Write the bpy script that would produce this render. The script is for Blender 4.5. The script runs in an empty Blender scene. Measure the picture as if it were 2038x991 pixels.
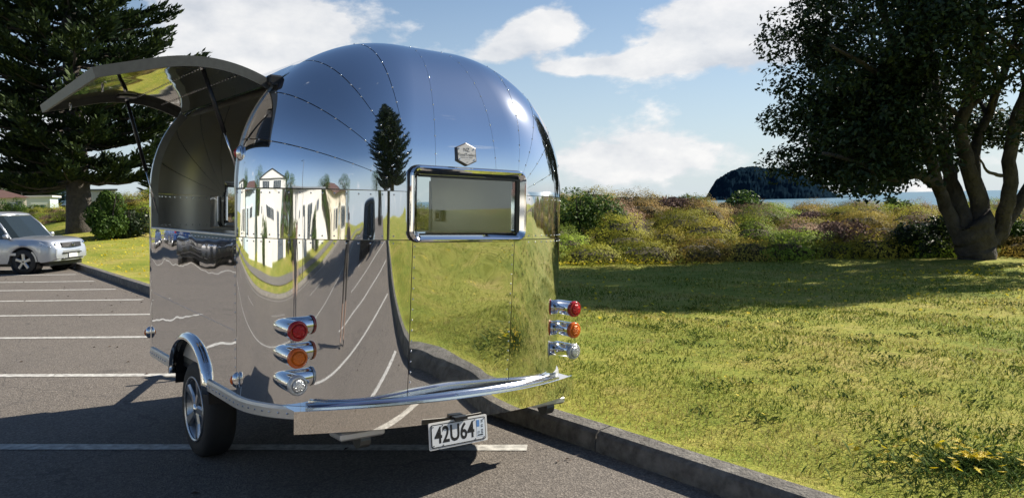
import bpy, math, random
import numpy as np
from mathutils import Vector, Matrix

S = bpy.context.scene
C = S.collection
rnd = random.Random(7)
rng = np.random.default_rng(11)
R = math.radians

# ---------------------------------------------------------------- camera
CAM_H, PITCH, ROLL = 1.614, 0.0618, 0.0205
cd = bpy.data.cameras.new('camera'); cam = bpy.data.objects.new('camera', cd); C.objects.link(cam)
cd.sensor_fit = 'HORIZONTAL'; cd.sensor_width = 36.0; cd.lens = 36.0 * 1569.0 / 2038.0
cd.clip_start = 0.05; cd.clip_end = 40000
f = Vector((0, math.cos(PITCH), -math.sin(PITCH))); r0 = Vector((1, 0, 0)); u0 = r0.cross(f)
cr, sr = math.cos(ROLL), math.sin(ROLL)
rr = cr * r0 - sr * u0; uu = sr * r0 + cr * u0
cam.matrix_world = Matrix(((rr.x, uu.x, -f.x, 0), (rr.y, uu.y, -f.y, 0), (rr.z, uu.z, -f.z, CAM_H), (0, 0, 0, 1)))
S.camera = cam

# ---------------------------------------------------------------- sun and sky
SUN_AZ, SUN_EL = R(61.0), R(34.0)          # azimuth measured from +Y towards +X
W = bpy.data.worlds.new('World'); S.world = W; W.use_nodes = True
sd = Vector((math.sin(SUN_AZ) * math.cos(SUN_EL), math.cos(SUN_AZ) * math.cos(SUN_EL), math.sin(SUN_EL)))
sl = bpy.data.lights.new('sun', 'SUN'); so = bpy.data.objects.new('sun', sl); C.objects.link(so)
sl.energy = 5.0; sl.angle = R(0.53); sl.color = (1.0, 0.92, 0.79)
so.rotation_euler = sd.to_track_quat('Z', 'Y').to_euler(); so.location = sd * 60

def px_dir(px, py):
    v = f + (px - 1019.0) / 1569.0 * rr - (py - 495.5) / 1569.0 * uu
    return v.normalized()

class NT:
    def __init__(s, tree): s.t = tree; s.n = tree.nodes; s.l = tree.links
    def new(s, typ, **kw):
        n = s.n.new(typ)
        for k, v in kw.items():
            if k.startswith('i_'): n.inputs[k[2:].replace('_', ' ')].default_value = v
            else: setattr(n, k, v)
        return n
    def link(s, a, b): s.l.new(a, b)
    def math(s, op, a, b=None, c=None, clamp=False):
        n = s.n.new('ShaderNodeMath'); n.operation = op; n.use_clamp = clamp
        for i, x in enumerate((a, b, c)):
            if x is None: continue
            if isinstance(x, (int, float)): n.inputs[i].default_value = x
            else: s.l.new(x, n.inputs[i])
        return n.outputs[0]
    def ramp(s, fac, stops, interp='LINEAR'):
        n = s.n.new('ShaderNodeValToRGB'); cr_ = n.color_ramp; cr_.interpolation = interp
        while len(cr_.elements) < len(stops): cr_.elements.new(0.5)
        for e, (p_, c_) in zip(cr_.elements, stops):
            e.position = p_; e.color = (*c_, 1) if len(c_) == 3 else c_
        if fac is not None: s.l.new(fac, n.inputs[0])
        return n.outputs[0]
    def mix(s, fac, a, b, blend='MIX'):
        n = s.n.new('ShaderNodeMix'); n.data_type = 'RGBA'; n.blend_type = blend
        for sock, x in ((n.inputs[0], fac), (n.inputs[6], a), (n.inputs[7], b)):
            if isinstance(x, (int, float)): sock.default_value = x
            elif isinstance(x, (tuple, list)): sock.default_value = (*x, 1) if len(x) == 3 else x
            else: s.l.new(x, sock)
        return n.outputs[2]
    def noise(s, vec, scale, detail=4, rough=0.55, dist=0.0):
        n = s.n.new('ShaderNodeTexNoise'); n.inputs['Scale'].default_value = scale
        n.inputs['Detail'].default_value = detail; n.inputs['Roughness'].default_value = rough
        n.inputs['Distortion'].default_value = dist
        if vec is not None: s.l.new(vec, n.inputs['Vector'])
        return n.outputs['Fac']

def build_sky():
    t = NT(W.node_tree); t.n.clear()
    out = t.new('ShaderNodeOutputWorld'); bg = t.new('ShaderNodeBackground')
    sky = t.new('ShaderNodeTexSky', sky_type='NISHITA')
    sky.sun_disc = False; sky.sun_elevation = SUN_EL; sky.sun_rotation = SUN_AZ
    sky.altitude = 0; sky.air_density = 1.0; sky.dust_density = 0.25; sky.ozone_density = 3.2
    tc = t.new('ShaderNodeTexCoord'); d = tc.outputs['Generated']
    sx = t.new('ShaderNodeSeparateXYZ'); t.link(d, sx.inputs[0])
    # cumulus: noise in direction space, stretched sideways
    mp = t.new('ShaderNodeMapping'); mp.inputs['Scale'].default_value = (1, 1, 1.9); t.link(d, mp.inputs[0])
    n1 = t.noise(mp.outputs[0], 5.5, 7, 0.56, 0.15)
    n2 = t.noise(mp.outputs[0], 14.0, 6, 0.6)
    nb = t.math('ADD', t.math('MULTIPLY', n1, 0.95), t.math('SUBTRACT', t.math('MULTIPLY', n2, 0.65), 0.30))
    blobs = [((1085, 50), .040, .022, .42), ((1030, 75), .040, .016, .36), ((985, 112), .042, .012, .36), ((1430, 80), .12, .050, .42), ((1250, 128), .06, .012, .30),
             ((1150, 135), .05, .009, .30), ((1320, 120), .06, .012, .26), ((480, 70), .12, .075, .30), ((420, 10), .13, .05, .28), ((560, 30), .07, .04, .2), ((1430, 290), .16, .026, .22),
             ((1520, 20), .09, .04, .34), ((1230, 320), .14, .026, .20), ((300, 250), .2, .05, .2)]
    acc = None
    for (pp, rx, rz, wt) in blobs:
        c = px_dir(*pp); rt = Vector((c.y, -c.x, 0)).normalized()
        sub = t.new('ShaderNodeVectorMath', operation='SUBTRACT'); t.link(d, sub.inputs[0]); sub.inputs[1].default_value = c
        def dot(v):
            n = t.new('ShaderNodeVectorMath', operation='DOT_PRODUCT'); t.link(sub.outputs[0], n.inputs[0]); n.inputs[1].default_value = v
            return n.outputs['Value']
        a = dot(rt / rx); b = dot(c.cross(rt) / rz); e = dot(c / .5)
        q = t.math('ADD', t.math('ADD', t.math('MULTIPLY', a, a), t.math('MULTIPLY', b, b)), t.math('MULTIPLY', e, e))
        m = t.math('MULTIPLY', t.math('POWER', 2.718, t.math('MULTIPLY', q, -0.8)), wt)
        acc = m if acc is None else t.math('ADD', acc, m)
    # scattered low cumulus all round the horizon, fewer higher up
    low = t.math('MULTIPLY', t.math('SUBTRACT', 1.0, t.math('DIVIDE', sx.outputs[2], 0.42), clamp=True), 0.155)
    dens = t.math('SUBTRACT', t.math('ADD', t.math('ADD', nb, acc), low), 0.74)
    cov = t.math('POWER', t.math('MULTIPLY', dens, 7.0, clamp=True), 1.25)
    # brighter billows, greyer where the cloud is thick underneath
    mp2 = t.new('ShaderNodeMapping'); mp2.inputs['Scale'].default_value = (1, 1, 1.9); mp2.inputs['Location'].default_value = (sd.x * .03, sd.y * .03, .045); t.link(d, mp2.inputs[0])
    ns = t.math('ADD', t.math('SUBTRACT', n1, t.noise(mp2.outputs[0], 5.5, 7, 0.56, 0.15)), t.math('MULTIPLY', t.math('SUBTRACT', n2, t.noise(mp2.outputs[0], 14.0, 6, 0.6)), .5))
    cc = t.ramp(t.math('ADD', t.math('MULTIPLY', ns, 2.6), .58, clamp=True), [(0.0, (6.0, 6.3, 6.8)), (0.5, (7.6, 7.7, 7.9)), (1.0, (9.0, 8.9, 8.8))])
    # pale haze low over the sea
    hz = t.math('POWER', t.math('SUBTRACT', 1.0, t.math('DIVIDE', t.math('ABSOLUTE', sx.outputs[2]), 0.34), clamp=True), 1.5)
    skyc = t.mix(t.math('MULTIPLY', hz, 0.86), sky.outputs[0], (5.8, 6.75, 7.5))
    col = t.mix(t.math('MULTIPLY', cov, 0.93), skyc, cc)
    t.link(col, bg.inputs[0]); bg.inputs[1].default_value = 0.062
    t.link(bg.outputs[0], out.inputs[0])
build_sky()

S.view_settings.view_transform = 'Standard'; S.view_settings.look = 'None'
S.view_settings.exposure = 0.82; S.view_settings.gamma = 1.0; S.view_settings.use_curve_mapping = False
S.render.engine = 'CYCLES'
cy = S.cycles
cy.max_bounces = 9; cy.glossy_bounces = 6; cy.diffuse_bounces = 3; cy.transmission_bounces = 4; cy.transparent_max_bounces = 12
cy.caustics_reflective = False; cy.caustics_refractive = False
cy.sample_clamp_indirect = 6.0; cy.use_adaptive_sampling = True; cy.adaptive_threshold = 0.015
cy.use_denoising = True
try: cy.denoiser = 'OPENIMAGEDENOISE'
except Exception: pass

# ---------------------------------------------------------------- helpers
def mesh_obj(name, verts, faces, mat=None, parent=None, smooth=False, uvw=None):
    """one mesh object; faces: (M,k) array or list of tuples"""
    me = bpy.data.meshes.new(name)
    if isinstance(faces, np.ndarray):
        V = np.ascontiguousarray(verts, dtype=np.float32); n, k = faces.shape
        me.vertices.add(len(V)); me.vertices.foreach_set('co', V.ravel())
        me.loops.add(n * k); me.loops.foreach_set('vertex_index', faces.astype(np.int32).ravel())
        me.polygons.add(n); me.polygons.foreach_set('loop_start', np.arange(0, n * k, k, dtype=np.int32))
        me.update(calc_edges=True)
    else:
        me.from_pydata([tuple(v) for v in verts], [], faces); me.update()
    if smooth and len(me.polygons): me.polygons.foreach_set('use_smooth', np.ones(len(me.polygons), dtype=bool))
    if mat: me.materials.append(mat)
    return link(name, me, parent)

def link(name, me, parent=None):
    o = bpy.data.objects.new(name, me); C.objects.link(o)
    if parent is not None: o.parent = parent
    return o

def empty(name, loc=(0, 0, 0), rz=0.0):
    o = bpy.data.objects.new(name, None); C.objects.link(o); o.location = loc; o.rotation_euler = (0, 0, rz)
    o.empty_display_size = 0.2
    return o

def tag(o, label, cat, group=None):
    o['label'] = label; o['category'] = cat
    if group: o['group'] = group
    return o
def struct(o, label=None):
    o['kind'] = 'structure'
    if label: o['label'] = label
    return o
def stuff(o, label=None, cat=None):
    o['kind'] = 'stuff'
    if label: o['label'] = label
    if cat: o['category'] = cat
    return o
def copy_tree(o, parent=None):
    c = o.copy(); C.objects.link(c); c.parent = parent
    for ch in o.children: copy_tree(ch, c)
    return c

class MB:
    """collects primitives into one mesh"""
    def __init__(s): s.v = []; s.f = []
    def add(s, vs, fs):
        b = len(s.v); s.v += [tuple(v) for v in vs]; s.f += [tuple(i + b for i in q) for q in fs]; return s
    def box(s, x0, x1, y0, y1, z0, z1, bev=0.0):
        if bev <= 0:
            vs = [(x, y, z) for z in (z0, z1) for y in (y0, y1) for x in (x0, x1)]
            return s.add(vs, [(0, 2, 3, 1), (4, 5, 7, 6), (0, 1, 5, 4), (2, 6, 7, 3), (0, 4, 6, 2), (1, 3, 7, 5)])
        b = min(bev, (x1 - x0) * .45, (y1 - y0) * .45, (z1 - z0) * .45)
        rings = []
        for z, i in ((z0, b), (z0 + b, 0), (z1 - b, 0), (z1, b)):
            X0, X1, Y0, Y1 = x0 + i, x1 - i, y0 + i, y1 - i; c = b * .8 if i == 0 else b * .3
            rings.append([(X0 + c, Y0, z), (X1 - c, Y0, z), (X1, Y0 + c, z), (X1, Y1 - c, z), (X1 - c, Y1, z), (X0 + c, Y1, z), (X0, Y1 - c, z), (X0, Y0 + c, z)])
        return s.rings(rings)
    def rings(s, rings, cap=True, close=True):
        n = len(rings[0]); vs = [v for r_ in rings for v in r_]; fs = []
        for i in range(len(rings) - 1):
            for j in range(n if close else n - 1):
                k = (j + 1) % n
                fs.append((i * n + j, i * n + k, (i + 1) * n + k, (i + 1) * n + j))
        if cap: fs += [tuple(range(n - 1, -1, -1)), tuple((len(rings) - 1) * n + j for j in range(n))]
        return s.add(vs, fs)
    def tube(s, pts, rad, n=8, cap=True):
        pts = [Vector(p_) for p_ in pts]
        if not isinstance(rad, (list, tuple)): rad = [rad] * len(pts)
        rings = []; prev = None
        for i, p_ in enumerate(pts):
            d = (pts[min(i + 1, len(pts) - 1)] - pts[max(i - 1, 0)]).normalized()
            if prev is None:
                a = d.cross(Vector((0, 0, 1)));
                if a.length < 1e-3: a = d.cross(Vector((1, 0, 0)))
            else: a = prev - d * prev.dot(d)
            a.normalize(); prev = a; b = d.cross(a)
            rings.append([p_ + (a * math.cos(2 * math.pi * j / n) + b * math.sin(2 * math.pi * j / n)) * rad[i] for j in range(n)])
        return s.rings(rings, cap)
    def lathe(s, prof, axis='z', n=16, o=(0, 0, 0), cap=True):
        rings = []
        for (r_, h) in prof:
            ring = []
            for j in range(n):
                a = 2 * math.pi * j / n; c_, s_ = r_ * math.cos(a), r_ * math.sin(a)
                v = {'z': (c_, s_, h), 'y': (c_, h, s_), 'x': (h, c_, s_)}[axis]
                ring.append((v[0] + o[0], v[1] + o[1], v[2] + o[2]))
            rings.append(ring)
        return s.rings(rings, cap)
    def build(s, name, mat, parent=None, smooth=False):
        return mesh_obj(name, s.v, s.f, mat, parent, smooth)

def grid(fn, u, v):
    """fn(u,v)->xyz sampled on a grid, returns verts, quads"""
    vs = [fn(a, b) for b in v for a in u]; nu, nv = len(u), len(v)
    idx = np.arange(nu * nv).reshape(nv, nu)
    q = np.stack([idx[:-1, :-1], idx[:-1, 1:], idx[1:, 1:], idx[1:, :-1]], -1).reshape(-1, 4)
    return np.array(vs, dtype=np.float32), q

def lin(a, b, n): return [a + (b - a) * i / (n - 1) for i in range(n)]
def smooth01(x): x = max(0.0, min(1.0, x)); return x * x * (3 - 2 * x)

# ---------------------------------------------------------------- materials
def mat(name, color=(.5, .5, .5), rough=.6, metal=0.0, bump=None, noise=None, spec=None, coat=0, rand=None, alpha=None, sub=None):
    """bump=(scale,strength,distance); noise=(scale, colour2, contrast); rand=list of ramp stops by Random Per Island"""
    m = bpy.data.materials.new(name); m.use_nodes = True; t = NT(m.node_tree); t.n.clear()
    out = t.new('ShaderNodeOutputMaterial'); b = t.new('ShaderNodeBsdfPrincipled'); t.link(b.outputs[0], out.inputs[0])
    b.inputs['Base Color'].default_value = (*color, 1); b.inputs['Roughness'].default_value = rough; b.inputs['Metallic'].default_value = metal
    if spec is not None: b.inputs['Specular IOR Level'].default_value = spec
    if coat: b.inputs['Coat Weight'].default_value = coat; b.inputs['Coat Roughness'].default_value = .05
    tc = t.new('ShaderNodeTexCoord'); ob = tc.outputs['Object']
    col = None
    if rand:
        g = t.new('ShaderNodeNewGeometry'); col = t.ramp(g.outputs['Random Per Island'], rand)
    if noise:
        fac = t.noise(ob, noise[0], 5, .6)
        fac = t.math('ADD', t.math('MULTIPLY', t.math('SUBTRACT', fac, .5), noise[2]), .5, clamp=True)
        col = t.mix(fac, col if col is not None else color, noise[1])
    if col is not None: t.link(col, b.inputs['Base Color'])
    if bump:
        nn = t.noise(ob, bump[0], 4, .6); bp = t.new('ShaderNodeBump'); bp.inputs['Strength'].default_value = bump[1]; bp.inputs['Distance'].default_value = bump[2]
        t.link(nn, bp.inputs['Height']); t.link(bp.outputs[0], b.inputs['Normal'])
    m['nt'] = 1
    return m

def leaf_mat(name, stops, trans=.35, rough=.5, attr=None, spec=.3):
    m = bpy.data.materials.new(name); m.use_nodes = True; t = NT(m.node_tree); t.n.clear()
    out = t.new('ShaderNodeOutputMaterial'); b = t.new('ShaderNodeBsdfPrincipled'); tr = t.new('ShaderNodeBsdfTranslucent'); mx = t.new('ShaderNodeMixShader')
    g = t.new('ShaderNodeNewGeometry'); col = t.ramp(g.outputs['Random Per Island'], stops)
    if attr:
        a = t.new('ShaderNodeAttribute', attribute_name=attr); col = t.mix(1.0, a.outputs['Color'], t.ramp(g.outputs['Random Per Island'], [(0, (.62, .62, .62)), (1, (1.35, 1.3, 1.2))]), 'MULTIPLY')
    t.link(col, b.inputs['Base Color']); t.link(col, tr.inputs[0])
    b.inputs['Roughness'].default_value = rough; b.inputs['Specular IOR Level'].default_value = spec
    mx.inputs[0].default_value = trans; t.link(b.outputs[0], mx.inputs[1]); t.link(tr.outputs[0], mx.inputs[2]); t.link(mx.outputs[0], out.inputs[0])
    return m

M = {}
def mirror(name, wav, scale=(1, 1, 1), base=(.80, .81, .83), rough=.012):
    m = bpy.data.materials.new(name); m.use_nodes = True; t = NT(m.node_tree); t.n.clear()
    out = t.new('ShaderNodeOutputMaterial'); b = t.new('ShaderNodeBsdfPrincipled'); t.link(b.outputs[0], out.inputs[0])
    b.inputs['Base Color'].default_value = (*base, 1); b.inputs['Metallic'].default_value = 1; b.inputs['Roughness'].default_value = rough
    tc = t.new('ShaderNodeTexCoord'); mp = t.new('ShaderNodeMapping'); mp.inputs['Scale'].default_value = scale; t.link(tc.outputs['Object'], mp.inputs[0])
    n = t.noise(mp.outputs[0], 2.1, 1.5, .45)
    bp = t.new('ShaderNodeBump'); bp.inputs['Strength'].default_value = 1.0; bp.inputs['Distance'].default_value = wav
    t.link(n, bp.inputs['Height']); t.link(bp.outputs[0], b.inputs['Normal'])
    # faint smears
    rn = t.noise(tc.outputs['Object'], 3.0, 5, .65); rg = t.math('ADD', t.math('MULTIPLY', rn, .045), rough - .012, clamp=True)
    t.link(rg, b.inputs['Roughness'])
    g2 = t.new('ShaderNodeBsdfGlossy'); g2.inputs[0].default_value = (*base, 1); g2.inputs['Roughness'].default_value = .2
    mx = t.new('ShaderNodeMixShader'); mx.inputs[0].default_value = .05; t.link(bp.outputs[0], g2.inputs['Normal'])
    t.link(b.outputs[0], mx.inputs[1]); t.link(g2.outputs[0], mx.inputs[2]); t.link(mx.outputs[0], out.inputs[0])
    return m
M['mir_side'] = mirror('polished_side_sheet', .007, (1, 1, .8))
M['mir_corner'] = mirror('polished_corner_sheet', .0075, (1, 1, .5))
M['mir_rear'] = mirror('polished_rear_sheet', .007)
M['mir_band'] = mirror('polished_band_sheet', .010, (3.4, 3.4, .35))
M['mir_dome'] = mirror('polished_dome_sheet', .0055, base=(.74, .77, .82))
M['chrome'] = mat('chrome', (.82, .83, .85), .05, 1)
M['alu'] = mat('brushed_aluminium', (.58, .59, .60), .32, 1, noise=(9, (.46, .47, .48), 1.4))
M['alu_white'] = mat('pale_aluminium', (.66, .67, .68), .45, .85, noise=(20, (.55, .56, .57), 1.2))
M['steel_in'] = mat('brushed_steel_lining', (.84, .82, .77), .3, .55, noise=(4, (.74, .72, .68), 1.2))
M['galv'] = mat('galvanised_steel', (.13, .14, .135), .5, .7, noise=(30, (.09, .09, .09), 1.5))
M['rivet'] = mat('rivet_metal', (.7, .7, .72), .12, 1)
M['rubber'] = mat('rubber', (.018, .018, .019), .7, noise=(40, (.03, .03, .03), 1.2))
M['black'] = mat('black_plastic', (.012, .012, .014), .4)
M['darkmetal'] = mat('dark_metal', (.05, .05, .055), .45, .6)
M['alloy'] = mat('alloy_wheel', (.5, .52, .55), .28, .9)
M['white'] = mat('white_plastic', (.75, .75, .73), .45)
M['lens_red'] = mat('red_lens', (.42, .008, .012), .12, coat=.6)
M['lens_amber'] = mat('amber_lens', (.75, .14, .01), .14, coat=.6)
M['lens_clear'] = mat('clear_lens', (.55, .57, .6), .12, .35, bump=(90, .6, .004), coat=.6)
M['led_red'] = mat('red_reflector', (.55, .015, .02), .25, bump=(160, 1, .004))
M['led_amber'] = mat('amber_reflector', (.85, .2, .015), .25, bump=(160, 1, .004))
M['led_clear'] = mat('clear_reflector', (.68, .69, .7), .2, .7, bump=(160, 1, .004))
def glass_mat(name, tint, refl=1.0, ior=1.5):
    m = bpy.data.materials.new(name); m.use_nodes = True; t = NT(m.node_tree); t.n.clear()
    out = t.new('ShaderNodeOutputMaterial'); tp = t.new('ShaderNodeBsdfTransparent'); gl = t.new('ShaderNodeBsdfGlossy'); mx = t.new('ShaderNodeMixShader')
    fr = t.new('ShaderNodeFresnel'); fr.inputs[0].default_value = ior
    tp.inputs[0].default_value = (*tint, 1); gl.inputs['Roughness'].default_value = .01
    t.link(t.math('MULTIPLY', fr.outputs[0], refl, clamp=True), mx.inputs[0]); t.link(tp.outputs[0], mx.inputs[1]); t.link(gl.outputs[0], mx.inputs[2]); t.link(mx.outputs[0], out.inputs[0])
    return m
M['glass'] = glass_mat('window_glass', (.86, .89, .88), 1.5)
M['carglass'] = mat('car_glass', (.02, .028, .03), .04, 0, spec=.8)

# ================================================================ THE SETTING
K0 = Vector((0.5, 4.95, 0)); KT = Vector((-.602, .799, 0)).normalized(); KN = Vector((KT.y, -KT.x, 0))   # kerb line, its direction, towards the lawn
def kp(q, t, z=0.0): return K0 + KN * q + KT * t + Vector((0, 0, z))
def bend(t): return .0048 * max(0.0, t - 30) ** 2 if t < 100 else 23.5 + .67 * (t - 100)
def dune_edge(x): return float(np.interp(x, [-90, -60, -15, 0, 1.4, 11, 16, 30, 45, 50, 60], [88, 66, 32, 20.6, 19.7, 19.6, 18.5, 12, -2, -40, -200]))
def height(x, y):
    d = y - dune_edge(x)
    if x > 20: d = max(d, (x - 44) * .8)
    h = .105 + .02 * math.sin(x * .9 + 1) * math.sin(y * .7) + .02 * math.sin(x * 2.3 + y * 1.7)
    h -= .15 * smooth01((d + 14) / 13)
    h += (1.22 - .74 * smooth01((x - 3) / 9)) * smooth01(d / 12) - 6.5 * smooth01((d - 24) / 30)
    h += 1.25 * math.exp(-((x + 18) ** 2 / 60 + (y - 38.5) ** 2 / 22))
    h += .42 * math.exp(-((x + 17) ** 2 + (y - 31) ** 2) / 45)
    return h

def asphalt_mat():
    m = bpy.data.materials.new('weathered_asphalt'); m.use_nodes = True; t = NT(m.node_tree); t.n.clear()
    out = t.new('ShaderNodeOutputMaterial'); b = t.new('ShaderNodeBsdfPrincipled'); t.link(b.outputs[0], out.inputs[0])
    tc = t.new('ShaderNodeTexCoord'); ob = tc.outputs['Object']
    v = t.new('ShaderNodeTexVoronoi'); v.inputs['Scale'].default_value = 95; t.link(ob, v.inputs['Vector'])
    agg = t.ramp(v.outputs['Color'], [(0, (.085, .075, .066)), (.5, (.15, .133, .116)), (1, (.27, .24, .208))])
    big = t.noise(ob, .35, 6, .65); med = t.noise(ob, 3.0, 5, .65)
    c = t.mix(t.math('MULTIPLY', t.math('SUBTRACT', big, .35), 1.5, clamp=True), (.86, .86, .87), (1.18, 1.16, 1.13))
    c = t.mix(1.0, agg, c, 'MULTIPLY')
    c = t.mix(t.math('MULTIPLY', t.math('SUBTRACT', med, .58), 2.2, clamp=True), c, (.085, .08, .078))
    # oil spots, damp stains, paler patches with their own outlines
    st1 = t.noise(ob, 1.1, 3, .5, .4); c = t.mix(t.math('MULTIPLY', t.math('SUBTRACT', st1, .66), 5, clamp=True), c, (.06, .056, .053))
    st2 = t.noise(ob, 7.5, 2, .5); c = t.mix(t.math('MULTIPLY', t.math('SUBTRACT', st2, .74), 9, clamp=True), c, (.05, .046, .043))
    # old hairline cracks
    v2 = t.new('ShaderNodeTexVoronoi', feature='DISTANCE_TO_EDGE'); v2.inputs['Scale'].default_value = .33; v2.inputs['Randomness'].default_value = 1
    wv = t.new('ShaderNodeVectorMath', operation='ADD'); t.link(ob, wv.inputs[0])
    nn = t.new('ShaderNodeTexNoise'); nn.inputs['Scale'].default_value = 1.3; nn.inputs['Detail'].default_value = 6; t.link(ob, nn.inputs['Vector']); t.link(nn.outputs['Color'], wv.inputs[1]); t.link(wv.outputs[0], v2.inputs['Vector'])
    crk = t.math('LESS_THAN', v2.outputs['Distance'], .0028)
    c = t.mix(t.math('MULTIPLY', crk, .45), c, (.05, .047, .045))
    t.link(c, b.inputs['Base Color']); b.inputs['Roughness'].default_value = .82; b.inputs['Specular IOR Level'].default_value = .35
    bp = t.new('ShaderNodeBump'); bp.inputs['Strength'].default_value = .55; bp.inputs['Distance'].default_value = .006
    t.link(v.outputs['Distance'], bp.inputs['Height']); t.link(bp.outputs[0], b.inputs['Normal'])
    return m
M['asphalt'] = asphalt_mat()

def lawn_mat():
    m = bpy.data.materials.new('lawn_turf'); m.use_nodes = True; t = NT(m.node_tree); t.n.clear()
    out = t.new('ShaderNodeOutputMaterial'); b = t.new('ShaderNodeBsdfPrincipled'); t.link(b.outputs[0], out.inputs[0])
    tc = t.new('ShaderNodeTexCoord'); ob = tc.outputs['Object']
    a1 = t.noise(ob, .45, 5, .6); a2 = t.noise(ob, 2.6, 6, .65); a3 = t.noise(ob, 34, 4, .7); a4 = t.noise(ob, 9, 4, .6)
    c = t.ramp(t.math('ADD', t.math('MULTIPLY', a1, .4), t.math('ADD', t.math('MULTIPLY', a2, .35), t.math('MULTIPLY', a3, .25))),
               [(.30, (.09, .14, .018)), (.42, (.185, .235, .036)), (.52, (.30, .305, .06)), (.62, (.42, .345, .125)), (.75, (.41, .29, .15))])
    c = t.mix(t.math('MULTIPLY', t.math('SUBTRACT', a4, .6), 3, clamp=True), c, (.05, .09, .015))
    a5 = t.noise(ob, 1.7, 5, .6, .3); c = t.mix(t.math('MULTIPLY', t.math('SUBTRACT', a5, .63), 6, clamp=True), c, (.24, .15, .085))
    gr = t.ramp(a3, [(.25, (.55, .55, .5)), (.7, (1.3, 1.28, 1.2))])
    c = t.mix(.8, c, gr, 'MULTIPLY')
    t.link(c, b.inputs['Base Color']); b.inputs['Roughness'].default_value = .9; b.inputs['Specular IOR Level'].default_value = .1
    bp = t.new('ShaderNodeBump'); bp.inputs['Strength'].default_value = .7; bp.inputs['Distance'].default_value = .03
    t.link(t.math('ADD', a3, t.math('MULTIPLY', a4, 1.2)), bp.inputs['Height']); t.link(bp.outputs[0], b.inputs['Normal'])
    return m
M['lawn'] = lawn_mat()
M['concrete'] = mat('weathered_concrete', (.23, .215, .19), .9, noise=(11, (.10, .092, .082), 3.2), bump=(38, 1, .014))
M['paint'] = mat('worn_road_paint', (.66, .65, .61), .75, noise=(16, (.30, .29, .27), 3.0), bump=(80, .4, .004))
M['sea'] = mat('sea_water', (.045, .12, .18), .3, bump=(.35, .5, .6), noise=(.02, (.075, .19, .23), 2), spec=.3)
M['headland'] = mat('hazed_headland_bush', (.005, .014, .026), 1.0, noise=(.11, (.010, .022, .032), 3.0), bump=(.3, .3, .8), spec=0.0)  # blue tint stands in for distance haze, mixed into the bush colour
M['rock'] = mat('pale_rock', (.2, .18, .15), .9)
M['soil'] = mat('sandy_soil', (.2, .16, .10), .95, noise=(1.2, (.12, .11, .05), 1.8), bump=(5, .6, .05))

# asphalt: car park and road in one sheet
vs, fs = grid(lambda q, t: tuple(kp(q + (bend(t) if t > 30 else 0), t)), [-24, -19, -12, -8, -4, 0, .1], [-90, -60, -30, 0, 15, 30, 40, 50, 60, 70, 80, 90, 110, 140, 180])
car_park = struct(mesh_obj('car_park', vs, fs, M['asphalt']))
# lawn
ws = [0.155 + x for x in (0, .25, .5, .8, 1.1, 1.5, 2, 2.5, 3, 3.6, 4.2, 5, 5.8, 6.6, 7.5, 8.5, 9.5, 10.5, 11.5, 12.5, 13.5, 14.5, 15.5, 16.5, 17.5, 19, 20.5, 22, 24, 26, 28, 30, 33, 36, 40, 45, 50, 56, 64, 75, 90, 110, 140)]
ts = [-90, -70, -55, -45, -38, -32] + [-28 + i * .8 for i in range(90)] + [45, 47, 50, 54, 58, 63, 69, 76, 84, 93, 105, 120, 140, 160]
def lawn_pt(w, t):
    p_ = kp(w + bend(t), t); return (p_.x, p_.y, height(p_.x, p_.y) if w > .3 else .118)
vs, fs = grid(lawn_pt, ws, ts)
lawn = struct(mesh_obj('lawn', vs, fs, M['lawn'], smooth=True))
# verge, footpath and slope beyond the road
vs, fs = grid(lambda q, t: tuple(kp(q + bend(t) - 19.15, t, .12 + .5 * smooth01((-q - 1) / 6) + max(0, -q - 9) * .05)), [-90, -60, -40, -30, -24, -18, -14, -11, -9, -7, -5.5, -4, -3, -2, -1, 0],
              [-90, -70, -50, -40, -30, -20, -10, 0, 10, 20, 30, 40, 50, 60, 70, 80, 90, 110, 140, 180])
verge = struct(mesh_obj('verge', vs, fs, M['lawn'], smooth=True))
vs, fs = grid(lambda q, t: tuple(kp(q + bend(t) - 19.15, t, .15 + .5 * smooth01((-q - 1) / 6))), [-3.9, -3.2, -2.5], [-80, -60, -40, -20, -10, 0, 10, 20, 30, 40, 50, 60, 70, 80, 90, 110])
path_ = struct(mesh_obj('footpath', vs, fs, M['concrete']))
# sea
sea = struct(mesh_obj('sea', [(-16000, 40, -4.2), (16000, 30, -4.2), (16000, 30000, -4.2), (-16000, 30000, -4.2)], [(0, 1, 2, 3)], M['sea']))

def kerb(name, q0, q1, top, t0, t1, step, curved=True):
    root = struct(empty(name))
    t = t0
    while t < t1 - .01:
        e = min(t + step, t1); mb = MB(); rings = []
        for tt in (t + .006, (t + e) / 2, e - .006):
            b_ = bend(tt) if curved else 0
            sgn = 1 if q1 > q0 else -1; j = rnd.uniform(-.006, .006)
            prof = [(q0 - .0, -.1), (q0 + .008 * sgn, top * .35), (q0 + .022 * sgn, top - .03 + j), (q0 + .045 * sgn, top - .006 + j), (q1 - .02 * sgn, top + .004 + j), (q1, top - .02), (q1, -.1)]
            rings.append([tuple(kp(q + b_, tt, z)) for q, z in prof])
        mb.rings(rings)
        mb.build('kerb_stone', M['concrete'], root)
        t = e
    return root
kerb('kerb', 0.0, .17, .135, -30, 45, 3.0)
kerb('road_kerb', -19.0, -19.17, .14, -45, 60, 5.0)

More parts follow.
